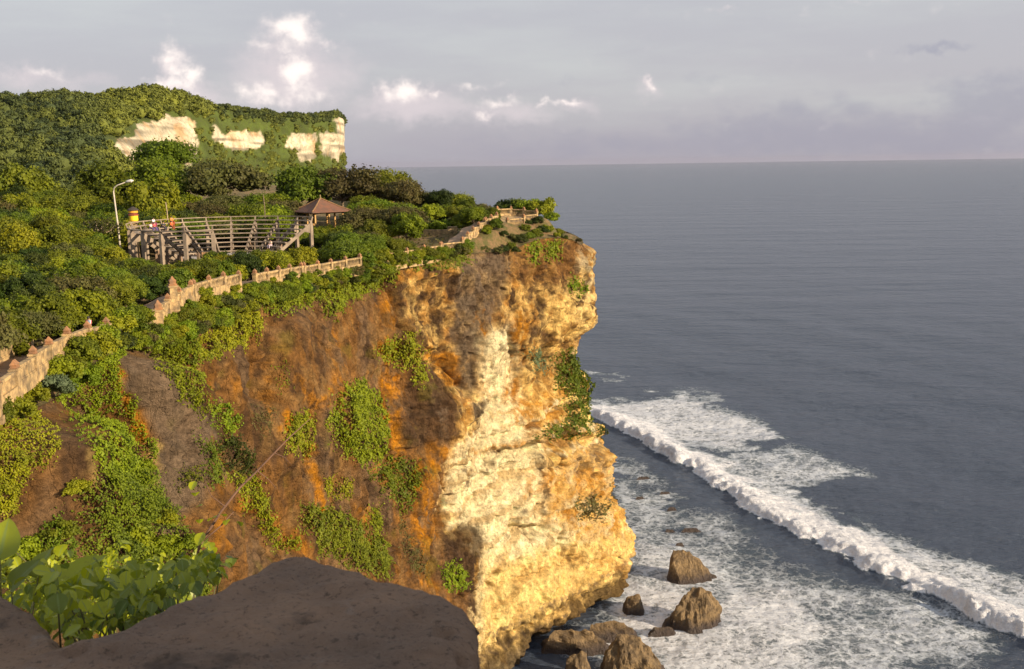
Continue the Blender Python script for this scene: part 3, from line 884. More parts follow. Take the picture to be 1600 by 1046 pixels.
nt.put(b.inputs['Specular IOR Level'], nt.m('SUBTRACT', 0.5, nt.m('MULTIPLY', ff, 0.4)))
b.inputs['IOR'].default_value = 1.33
rot = R(-25)
wa = nt.noise(nt.mapping(ps, scale=(0.55, 1.0, 1), rot=(0, 0, rot)), 0.16, 8, 0.68)
wb = nt.noise(nt.mapping(ps, scale=(0.5, 1.0, 1), rot=(0, 0, R(15))), 0.9, 7, 0.7)
wc = nt.noise(nt.mapping(ps, scale=(0.3, 1.0, 1), rot=(0, 0, R(-12))), 0.018, 6, 0.6)
hh = nt.m('ADD', nt.m('ADD', nt.m('MULTIPLY', wa, 2.2), nt.m('MULTIPLY', wb, 0.65)), nt.m('MULTIPLY', wc, 15.0))
hh = nt.m('ADD', hh, nt.m('MULTIPLY', ff, 0.25))
hh = nt.m('ADD', hh, nt.m('MULTIPLY', nt.m('MULTIPLY', nt.noise(ps, 1.6, 7, 0.7), nt.ss(foam, 0.6, 0.95)), 0.6))
nt.put(b.inputs['Normal'], nt.bump(hh, 1.0, 0.9))
me = mesh_from('sea', S.reshape(-1, 3), grid_faces(len(rr), len(aa))[:, ::-1], m_sea, True, {'foam': ('F', fo)})
tag(link('sea', me), kind='structure')
# ------------------------------------------------------------------ foliage
def leaf_mat(name, c1, c2, scale=0.6, rnd=0.5, trans=0.3):
    m, nt, b = material(name)
    tc = nt.new('ShaderNodeTexCoord').outputs['Object']
    n = nt.noise(tc, scale, 4, 0.6)
    c = nt.mix(nt.ss(n, 0.35, 0.65), c1, c2)
    r = nt.new('ShaderNodeObjectInfo').outputs['Random']
    h = nt.new('ShaderNodeHueSaturation')
    nt.put(h.inputs['Hue'], nt.m('MULTIPLY_ADD', nt.m('FRACT', nt.m('MULTIPLY', r, 7.31)), 0.05, 0.475))
    nt.put(h.inputs['Value'], nt.m('MULTIPLY_ADD', r, rnd, 1 - rnd * 0.45))
    nt.put(h.inputs['Color'], c)
    nt.put(b.inputs['Base Color'], h.outputs[0])
    b.inputs['Roughness'].default_value = 0.6
    b.inputs['Specular IOR Level'].default_value = 0.25
    t = nt.new('ShaderNodeBsdfTranslucent'); nt.put(t.inputs[0], h.outputs[0])
    ms = nt.new('ShaderNodeMixShader'); ms.inputs[0].default_value = trans
    out = [x for x in m.node_tree.nodes if x.type == 'OUTPUT_MATERIAL'][0]
    nt.l.new(b.outputs[0], ms.inputs[1]); nt.l.new(t.outputs[0], ms.inputs[2]); nt.l.new(ms.outputs[0], out.inputs[0])
    return m


L_BRIGHT = leaf_mat('leaves_bright', (0.24, 0.265, 0.009), (0.14, 0.17, 0.009))
L_MID = leaf_mat('leaves_mid', (0.15, 0.185, 0.009), (0.09, 0.12, 0.009))
L_DARK = leaf_mat('leaves_dark', (0.06, 0.085, 0.009), (0.036, 0.054, 0.009))
L_OLIVE = leaf_mat('leaves_olive', (0.12, 0.12, 0.03), (0.085, 0.075, 0.022))
L_GREY = leaf_mat('leaves_grey', (0.13, 0.17, 0.09), (0.09, 0.12, 0.05))
L_CREEP = leaf_mat('leaves_creeper', (0.235, 0.275, 0.009), (0.14, 0.18, 0.009), 1.1, 0.3)
BARK = simple_mat('bark', (0.20, 0.15, 0.10), 0.9, 0.35, 3.0, 0.05)
BARK_PALE = simple_mat('bark_pale', (0.42, 0.32, 0.22), 0.9, 0.3, 3.0, 0.05)


def cards(Pt, N, size, rng, jit=0.8, fold=0.0):
    """leaf-shaped quads at points Pt with rough normals N"""
    n = len(Pt)
    size = np.broadcast_to(size, (n,)) * rng.uniform(0.65, 1.3, n)
    nn = N + rng.normal(0, jit, (n, 3)); nn /= np.linalg.norm(nn, axis=1)[:, None] + 1e-9
    a = np.cross(nn, rng.normal(0, 1, (n, 3))); a /= np.linalg.norm(a, axis=1)[:, None] + 1e-9
    b = np.cross(nn, a)
    L = size[:, None] * 0.5
    V = np.stack([Pt - a * L, Pt + b * L * 0.72 + a * L * 0.1, Pt + a * L * 1.1, Pt - b * L * 0.72 + a * L * 0.1], 1)
    F = np.arange(n * 4).reshape(n, 4)
    return V.reshape(-1, 3), F


def qsphere(k=5):
    V = []; F = []
    for ax in range(3):
        for sg in (-1, 1):
            u, v = np.meshgrid(np.tan(np.linspace(-1, 1, k) * math.pi / 4), np.tan(np.linspace(-1, 1, k) * math.pi / 4), indexing='ij')
            w = np.full_like(u, sg)
            c = [None] * 3; c[ax] = w; c[(ax + 1) % 3] = u * sg; c[(ax + 2) % 3] = v
            p = np.stack(c, -1).reshape(-1, 3); p /= np.linalg.norm(p, axis=1)[:, None]
            F.append(grid_faces(k, k) + len(V) * k * k); V.append(p)
    return np.concatenate(V), np.concatenate(F)


QV, QF = qsphere(6)


def crown_geo(seed, R0, H0, lobes, nleaf, ls, flat=1.0, core=0.72, jit=0.7):
    """lumpy crown, base at z=0, about 2*R0 wide and H0 tall"""
    rng = np.random.default_rng(seed)
    C0 = []
    for i in range(lobes):
        a = 2.4 * i + rng.uniform(-.5, .5)
        zz = -0.45 + 1.35 * ((i + 0.5) / lobes) + rng.uniform(-.12, .12)
        rr_ = math.sqrt(max(0.02, 1 - min(0.98, zz * zz)))
        q = rng.uniform(0.5, 0.72)
        q *= rng.uniform(0.85, 1.28)
        C0.append((rr_ * R0 * q * math.cos(a), rr_ * R0 * q * math.sin(a), H0 * (0.46 + 0.36 * zz + rng.uniform(-.07, .09)), R0 * rng.uniform(0.20, 0.44)))
    C0 = np.array(C0)
    V = []; F = []; nv = 0
    fl = np.array([1, 1, 0.82 * flat])
    for c in C0:
        q = QV * c[3] * core * (1 + 0.22 * fbm(QV * 1.7 + c[:3], 3, seed))[:, None] * fl + c[:3]
        F.append(QF + nv); V.append(q); nv += len(q)
    w = C0[:, 3] ** 2; w /= w.sum()
    idx = rng.choice(lobes, nleaf, p=w)
    d = rng.normal(0, 1, (nleaf, 3)); d /= np.linalg.norm(d, axis=1)[:, None]
    d[:, 2] = np.where(d[:, 2] < -0.5, -d[:, 2] * 0.6, d[:, 2])
    rad = C0[idx, 3] * (0.78 + 0.34 * rng.random(nleaf) ** 1.5) * (1 + 0.5 * fbm(d * 2.3 + C0[idx, :3], 3, seed + 5))
    Pt = C0[idx, :3] + d * rad[:, None] * fl
    dd = np.linalg.norm((Pt[:, None, :] - C0[None, :, :3]) / fl, axis=2) / C0[None, :, 3]
    keep = (dd < 0.68).sum(1) == 0
    Pt = Pt[keep]; d = d[keep]
    cv, cf = cards(Pt, d * 1.0 + np.array([0, 0, 0.35]), ls, rng, jit)
    F.append(cf + nv); V.append(cv)
    return np.concatenate(V), np.concatenate(F), C0


def tree_mesh(seed, kind):
    if kind == 'round': R0, Hc, tz, lb, nl, ls, fl, cr = 3.2, 5.2, 0.25, 17, 8500, 0.30, 1.0, 0.70
    elif kind == 'dense': R0, Hc, tz, lb, nl, ls, fl, cr = 3.0, 5.6, 0.1, 22, 9500, 0.26, 1.0, 0.72
    elif kind == 'spread': R0, Hc, tz, lb, nl, ls, fl, cr = 3.9, 4.0, 1.3, 18, 8000, 0.28, 0.8, 0.6
    else: R0, Hc, tz, lb, nl, ls, fl, cr = 2.0, 2.4, 2.0, 8, 800, 0.26, 0.9, 0.0
    V, F, C0 = crown_geo(seed, R0, Hc, lb, nl, ls, fl, cr if cr > 0 else 0.02)
    V[:, 2] += tz
    tb = MB(); rng = random.Random(seed)
    fork = tz + 0.22 * Hc
    tb.tube([(0, 0, -0.6), (0.05, 0.03, tz * 0.5), (0.02, 0.06, fork)], [0.19, 0.15, 0.12], 7)
    for c in C0[: (6 if kind == 'bare' else 5)]:
        mx = (c[0] * 0.45 + rng.uniform(-.2, .2), c[1] * 0.45 + rng.uniform(-.2, .2), fork + (c[2] + tz - fork) * 0.55)
        tb.tube([(0.02, 0.06, fork - 0.2), mx, (c[0], c[1], c[2] + tz)], [0.10, 0.065, 0.025], 5)
        if kind == 'bare':
            for k in range(3):
                tb.tube([mx, (c[0] * 0.9 + rng.uniform(-.6, .6), c[1] * .9 + rng.uniform(-.6, .6), c[2] + tz + rng.uniform(0, .6))], [0.05, 0.015], 4)
    return V, F, tb, tz + Hc * 0.98


TREES = {}
for kind, mats in (('round', [L_BRIGHT, L_MID]), ('dense', [L_DARK, L_MID]), ('spread', [L_MID, L_OLIVE]), ('bare', [L_OLIVE])):
    for k, mt in enumerate(mats):
        for v in range(2 if kind != 'bare' else 2):
            V, F, tb, hh = tree_mesh(hash((len(TREES) + 3, 11)) % 1000 + 7 * len(TREES), kind)
            TREES[(kind, k, v)] = (mesh_from('crown_' + kind, V, F, mt), tb.mesh('trunk_' + kind, BARK_PALE if kind == 'bare' else BARK, True), hh)
SHRUBS = {}
for k, (mt, nl, ls) in enumerate([(L_BRIGHT, 4200, 0.19), (L_MID, 4200, 0.19), (L_DARK, 3800, 0.17), (L_OLIVE, 2500, 0.15), (L_GREY, 3600, 0.16), (L_CREEP, 4200, 0.19)]):
    for v in range(2):
        V, F, C0 = crown_geo(300 + 10 * k + v, 1.5, 2.3, 14, nl, ls, 0.95, 0.72)
        V[:, 2] -= 0.45
        SHRUBS[(k, v)] = mesh_from('shrub', V, F, mt)

PLX = np.vstack([start[:, :2] + [-3, 0], FP[:, :2], [[9, 188], [3, 192]], BACK[::-1][1:, :2]])
PLP = [tuple(p) for p in PLX]
FENL = [tuple(p) for p in FP[:, :2]]
TH_C = (-37.9, 138.0); PAV = unp(500, 300, 182)[:2]


def plan(px, D):
    d = raydir(px, 330.0)
    a = math.atan2(d[0], d[1])
    return D * math.sin(a), D * math.cos(a)


def ylim(px, D, z):
    """highest place in the photo a crown here may reach"""
    sky_l = np.interp(px, [-200, 0, 100, 160, 215, 235, 262, 290, 320, 400, 450, 545, 600, 640, 700, 735, 765, 800], [255, 252, 245, 245, 244, 226, 218, 228, 240, 234, 240, 252, 264, 284, 292, 312, 322, 340])
    if D < 156:
        lo = np.interp(px, [-200, 100, 170, 195, 215, 250, 290, 310, 330, 430, 460, 520, 570, 620, 690], [300, 330, 375, 398, 404, 410, 418, 402, 392, 388, 374, 358, 362, 372, 386])
        return max(lo, sky_l)
    if D < 200:
        lo = np.interp(px, [-200, 150, 195, 200, 270, 271, 450, 460, 545, 550, 580, 600, 640, 760], [270, 290, 300, 315, 315, 300, 300, 352, 352, 300, 300, 312, 318, 322])
        return max(lo, sky_l)
    return sky_l


rng = random.Random(5)
placed = []
tree_objs = []


def place_tree(key, x, y, z, s, rz, label, group, cat='tree', name='tree', sz=1.0):
    crown, trunk, hh = TREES[key]
    o = empty(name, (x, y, z), rz); o.scale = (s * rng.uniform(0.8, 1.2), s * rng.uniform(0.8, 1.2), s * sz)
    tag(o, label, cat, group)
    link('crown', crown, o); link('trunk', trunk, o)
    tree_objs.append(o)
    return o


KL = {'round': ['round bright green tree', 'round mid green tree'], 'dense': ['dense dark green tree', 'dense mid green tree'],
      'spread': ['flat-topped green tree', 'flat-topped olive tree'], 'bare': ['thin half-bare tree']}


def where_is(px, D):
    if D < 128 and px < 190: return 'in the thicket left of the path', 'trees in the thicket left of the path'
    if D < 156 and px < 320: return 'on the slope below the stepped stand', 'trees below the stepped stand'
    if D < 156: return 'between the stage and the cliff fence', 'trees in front of the stage'
    if D < 200 and px < 200: return 'in the wood left of the lamp', 'trees left of the lamp post'
    if D < 215 and px < 450: return 'right behind the stepped stand', 'trees behind the stepped stand'
    if px > 545: return 'beyond the lawn by the sea', 'trees beyond the lawn'
    if px > 440 and D < 250: return 'behind the red-roofed pavilion', 'trees behind the pavilion'
    if px < 200: return 'at the foot of the far hill', 'trees at the foot of the far hill'
    return 'below the far white cliffs', 'trees below the far white cliffs'


ORD = ['leftmost', 'second', 'third', 'fourth', 'fifth', 'sixth', 'seventh', 'eighth', 'ninth', 'tenth', 'eleventh', 'twelfth', 'thirteenth', 'fourteenth', 'fifteenth', 'sixteenth', 'seventeenth', 'eighteenth', 'nineteenth', 'twentieth']
ORD += ['twenty-' + w for w in ['first'] + ORD[1:9]] + ['thirtieth'] + ['thirty-' + w for w in ['first'] + ORD[1:9]] + ['fortieth'] + ['forty-' + w for w in ['first'] + ORD[1:9]]


def single_out(objs):
    """things that share a description are told apart by their order from the left of the view"""
    by = {}
    for o in objs:
        by.setdefault(o['label'], []).append(o)
    for lab, l in by.items():
        if len(l) < 2: continue
        l.sort(key=lambda o: float(proj(np.array(o.location))[0]))
        for i, o in enumerate(l):
            o['label'] = lab + (', leftmost' if i == 0 else (', rightmost' if i == len(l) - 1 else ', %s from left' % ORD[i]))


cand = []
for i in range(26000):
    D = 62 + 330 * rng.random() ** 0.85
    px = rng.uniform(-110, 770)
    cand.append((D, px))
cand.sort(key=lambda c: (int(c[0] / 12), rng.random()))
ntree = 0
lawn = [(640, 352), (700, 347), (735, 352), (735, 372), (700, 384), (650, 388)]
for D, px in cand:
    if ntree >= 292: break
    x, y = plan(px, D)
    sdf = float(sdpoly(np.array(x), np.array(y), PLP))
    if sdf < 1.0: continue
    fdist = float(segd(np.array(x), np.array(y), FENL))
    if fdist < (4.2 if D < 100 else 3.6): continue
    if math.hypot(x - TH_C[0], y - TH_C[1]) < 15.2: continue
    if math.hypot(x - PAV[0], y - PAV[1]) < 7.5: continue
    z = float(ground(x, y)) - 0.1
    gx, gy = proj(np.array([x, y, z]))
    if inpoly(gx, gy, lawn): continue
    kind = rng.choices(['round', 'dense', 'spread'], [5, 4, 2] if D < 170 else [4, 5, 4])[0]
    key = (kind, rng.randrange(2), rng.randrange(2))
    hh = TREES[key][2]
    s = rng.uniform(0.5, 0.85) if D < 130 else rng.uniform(0.7, 1.15) * (1.0 if D < 200 else 1.35 if D < 280 else 1.6)
    yl = float(ylim(gx, D, z))
    zl = CAM_H + D * (unp(gx, yl, 1.0)[2] - CAM_H)
    smax = (zl - z) / hh
    if smax < 0.28: continue
    s = min(2.1, smax * rng.uniform(0.86, 1.0)) if (D > 195 and gx < 560) else min(s, smax * rng.uniform(0.88, 1.0))
    r = 3.0 * s
    if any((x - q[0]) ** 2 + (y - q[1]) ** 2 < (0.66 * (r + q[2])) ** 2 for q in placed): continue
    # skip what nearer trees hide entirely
    tx, ty = proj(np.array([x, y, z + hh * s]))
    hid = sum(1 for q in placed if abs(q[3] - tx) < q[5] * 0.6 and q[4] < ty + 2 and q[6] < D - 4)
    if hid >= 1 and D > 84: continue
    placed.append((x, y, r, tx, ty, 3.1 * s * FPX / D, D))
    w, g = where_is(gx, D)
    place_tree(key, x, y, z, s, rng.uniform(0, 6.28), KL[kind][key[1]] + ' ' + w, g)
    ntree += 1
single_out(tree_objs)
print('TREES', ntree, 'maxD', max(p[6] for p in placed))

# trees one can tell apart
for px, D, py_top, key, sc, lab in [
    (262, 300, 219, ('spread', 0, 0), 1.25, 'tall dark spreading tree standing up against the large white far cliff'),
    (248, 178, 282, ('round', 0, 0), 1.2, 'big rounded tree with yellow-green leaves just right of the lamp post top'),
    (612, 232, 262, ('dense', 1, 0), 0.9, 'pointed tree rising above the wooded skyline beside the open sea'),
    (646, 168, 340, ('bare', 0, 0), 0.9, 'low bare tree with many pale branches at the left end of the lawn'),
    (672, 188, 318, ('round', 0, 1), 0.82, 'tree with forked pale trunk standing at the back of the lawn'),
    (716, 190, 322, ('spread', 0, 1), 0.7, 'small tree with two thin pale stems near the stone steps'),
    (752, 182, 318, ('bare', 0, 1), 0.62, 'small orange-tinted bare tree beside the top of the stone steps'),
    (155, 150, 340, ('bare', 0, 1), 0.9, 'bare-branched tree in the wood left of the lamp post foot'),
]:
    x, y = plan(px, D); z = float(ground(x, y)) - 0.1
    hh = TREES[key][2]
    zl = CAM_H + D * (unp(px, py_top, 1.0)[2] - CAM_H)
    s = max(0.5, (zl - z) / hh)
    o = place_tree(key, x, y, z, s, rng.uniform(0, 6.28), lab, None)
    if lab.startswith(('tree with forked', 'small tree with two')):
        for c in o.children:
            if c.name.startswith('trunk'):
                c.data = c.data.copy(); c.data.materials[0] = BARK_PALE

# ------------------------------------------------------------------ shrubs
def shrub(k, x, y, z, s, label, group=None, name='shrub', sz=None, cat='shrub'):
    o = link(name, SHRUBS[(k, rng.randrange(2))])
    o.location = (x, y, z); o.rotation_euler = (0, 0, rng.uniform(0, 6.28)); o.scale = (s * rng.uniform(0.9, 1.15), s * rng.uniform(0.9, 1.15), (sz or s) * rng.uniform(0.9, 1.1))
    return tag(o, label, cat, group)


rim_xy = front[:, :2]; rim_px = rpx[:NS]
fen_px = proj(FP)[0]
fd_ = np.linspace(0, len(FP) - 1, 600); FPd = np.stack([np.interp(fd_, np.arange(len(FP)), FP[:, k]) for k in range(3)], -1)
fpx_d = proj(FPd)[0]


def belt(px, t, k, s, label, group, dz=0.0):
    i = np.argmin(np.abs(rim_px - px) + 1e3 * (az_f.mean() * 0)); j = np.argmin(np.abs(fpx_d - px))
    r = front[i]; f = FPd[j]
    x = f[0] * (1 - t) + r[0] * t; y = f[1] * (1 - t) + r[1] * t
    z = (f[2] - 1.4) * (1 - t) + (r[2] - 0.2) * t
    return shrub(k, x, y, z + dz, s, label, group)


nb = 0
belt_objs = []
for px in np.arange(178, 735, 8.6):
    if px < 560 or True:
        for t in ((0.08, 0.45, 0.92) if px > 300 else (0.35, 0.92) if px > 200 else (0.7,)):
            tt2 = t + rng.uniform(-0.12, 0.12)
            k = rng.choice([0, 1, 5, 5, 1, 2, 3])
            if t == 0.08 and rng.random() < 0.45: continue
            s = rng.uniform(0.62, 0.98) * (0.6 if t < 0.1 else 0.82 if t < 0.6 else 1.0)
            if 575 < px < 690: s *= 1.15
            seg = 'below the tall gate posts' if px < 300 else ('below the long stone balustrade' if px < 570 else 'on the edge below the lawn')
            col = ['bright green', 'mid green', 'dark green', 'dry olive', '', 'yellow-green'][k]
            belt_objs.append(belt(px + rng.uniform(-4, 4), tt2, k, s, f'{col} shrub {seg}' + (', near the fence' if t < 0.6 else ', at the brink'), 'shrubs ' + seg))
            nb += 1
for px in np.arange(575, 690, 11):           # bushes growing over the hidden run of the fence
    belt_objs.append(belt(px + rng.uniform(-4, 4), rng.uniform(-0.3, 0.2), rng.choice([0, 1, 5]), rng.uniform(0.7, 0.95), 'round bush hiding the fence before the lawn', 'bushes hiding the fence'))
single_out(belt_objs)
for px, py, D, k, s, lab in [
    (186, 512, 81, 5, 0.9, 'yellow-green bush filling the gap after the carved parapet'), (204, 505, 83, 1, 0.9, 'green bush over the hidden stretch of wall before the gate posts'), (222, 500, 85.5, 0, 0.8, 'bright bush at the foot of the lower gate post'), (195, 500, 82.5, 0, 0.7, 'small bright bush above the gap in the wall'), (214, 492, 85.5, 5, 0.7, 'small yellow-green bush left of the lower gate post'), (80, 610, 66.5, 4, 0.85, 'grey-green round bush under the near stone parapet'), (100, 585, 68, 0, 0.8, 'bright bush against the foot of the near parapet'), (125, 560, 71, 1, 0.9, 'green bush leaning on the near parapet above the gully'),
    (150, 545, 74, 5, 0.95, 'light green bush on the slope right of the near parapet'), (165, 530, 76, 0, 0.8, 'small bright bush at the right end of the near parapet'), (25, 640, 62, 5, 0.7, 'yellow-green bush below the near balustrade'), (-5, 650, 60, 1, 0.7, 'green bush under the balustrade at the very left edge'), (55, 622, 65, 0, 0.65, 'bright bush between the near balustrade and the grey-green bush'), (110, 572, 70, 1, 0.6, 'small green bush at the foot of the carved parapet'), (130, 590, 71, 5, 0.8, 'yellow-green bush on the slope below the near parapet'),
    (846, 326, 183, 5, 1.92, 'tall bright bush behind the lookout terrace at the headland tip'), (830, 324, 185, 0, 1.80, 'rounded bright bush behind the right end of the lookout terrace'), (808, 325, 188, 1, 1.86, 'dark bush rising behind the lookout terrace'),
    (788, 327, 188, 2, 1.74, 'dark green bush behind the left end of the lookout terrace'), (861, 338, 181, 0, 0.95, 'small bush at the very edge right of the lookout terrace'), (840, 346, 172, 2, 0.8, 'dark low bush below the lookout terrace wall'),
    (825, 349, 171, 2, 0.55, 'small dark bush tucked under the terrace wall'), (775, 352, 163, 1, 0.85, 'green bush between the stone steps and the terrace'), (762, 358, 162, 0, 0.6, 'little bush at the foot of the stone steps'),
    (788, 366, 162, 2, 0.5, 'dark little bush over the cleft below the terrace'), (755, 392, 157, 3, 0.75, 'dry brown bush on the cliff edge below the steps'), (778, 394, 157, 3, 0.65, 'low dry bush on the cliff edge beside a dark one'),
    (730, 392, 155, 2, 0.6, 'dark bush against the foot of the stone steps'), (540, 362, 150, 1, 1.0, 'round bush in front of the pavilion posts'), (470, 378, 145, 0, 0.95, 'bright round bush at the right end of the stage'), (500, 372, 146, 1, 1.0, 'green bush before the right wing of the stand')]:
    q = unp(px, py, D)
    x, y, z = q
    if 140 < D < 160:
        z = min(z, float(ground(x, y)) + 0.3)
    shrub(k, x, y, z - (0.9 if D > 175 else 0.5) * s, s, lab)

for px, py, D, k, s, lab in [(872, 352, 176, 1, 0.7, 'small green bush low on the seaward shoulder of the headland tip'), (888, 360, 176, 3, 0.6, 'dry tuft on the seaward shoulder of the headland tip'), (820, 356, 168, 1, 0.7, 'green bush on the slope right below the terrace wall'), (848, 356, 171, 2, 0.8, 'dark bush on the slope below the right end of the terrace'), (760, 372, 160, 5, 0.6, 'bright bush on the slope right of the stone steps'), (800, 362, 163, 3, 0.6, 'dry bush on the brown slope below the terrace wall'),
                             (868, 345, 180, 2, 0.9, 'dark bush at the right foot of the terrace bushes'), (905, 372, 174, 3, 0.45, 'last dry tuft before the outermost cliff corner')]:
    q = unp(px, py, D); shrub(k, q[0], q[1], float(ground(q[0], q[1])) - 0.4 * s, s, lab)

lawnb = []
for i, px in enumerate(np.arange(572, 772, 9.5)):
    for D in (181, 194):
        k = rng.choice([0, 1, 2, 2, 5]); s = rng.uniform(0.9, 1.5)
        x, y = plan(px + rng.uniform(-4, 4), D + rng.uniform(-4, 4))
        if float(sdpoly(np.array(x), np.array(y), PLP)) < 0.3: continue
        lawnb.append(shrub(k, x, y, float(ground(x, y)) - 0.3 * s, s, ['bright green', 'mid green', 'dark green', '', '', 'yellow-green'][k] + ' bush in the thicket behind the lawn', 'bushes behind the lawn'))
for px, D, s in [(797, 160, .7), (812, 163, .8), (826, 166, .7), (785, 158, .6), (838, 168, .7), (856, 172, .7), (880, 174, .6), (870, 170, .5), (805, 158, .5)]:
    x, y = plan(px, D)
    lawnb.append(shrub(rng.choice([1, 2, 5]), x, y, float(ground(x, y)) - 0.4 * s, s, 'green bush on the brown slope of the headland tip', 'bushes on the slope of the tip'))
single_out(lawnb)

# undergrowth on the headland: low ground cover nobody could count
rg = np.random.default_rng(4)
gx = rg.uniform(-120, 12, 60000); gy = rg.uniform(60, 200, 60000)
msk = inpoly(gx, gy, PLP) & (segd(gx, gy, FENL) > 3.0) & (np.hypot(gx - TH_C[0], gy - TH_C[1]) > 12)
gx, gy = gx[msk], gy[msk]
nse = fbm(np.stack([gx / 6, gy / 6, gx * 0], -1), 3, 121)
k_ = nse + rg.uniform(-.3, .3, len(gx)) > 0.0
gx, gy = gx[k_][:16000], gy[k_][:16000]
Pg = np.stack([gx, gy, ground(gx, gy) + rg.uniform(0, 0.45, len(gx))], -1)
cv, cf = cards(Pg, np.tile([0.2, -0.3, 0.9], (len(Pg), 1)), 0.42, rg, 0.7)
tag(link('ground_cover', mesh_from('ground_cover', cv, cf, L_OLIVE)), 'low olive green undergrowth and grass covering the headland floor', 'undergrowth', kind='stuff')

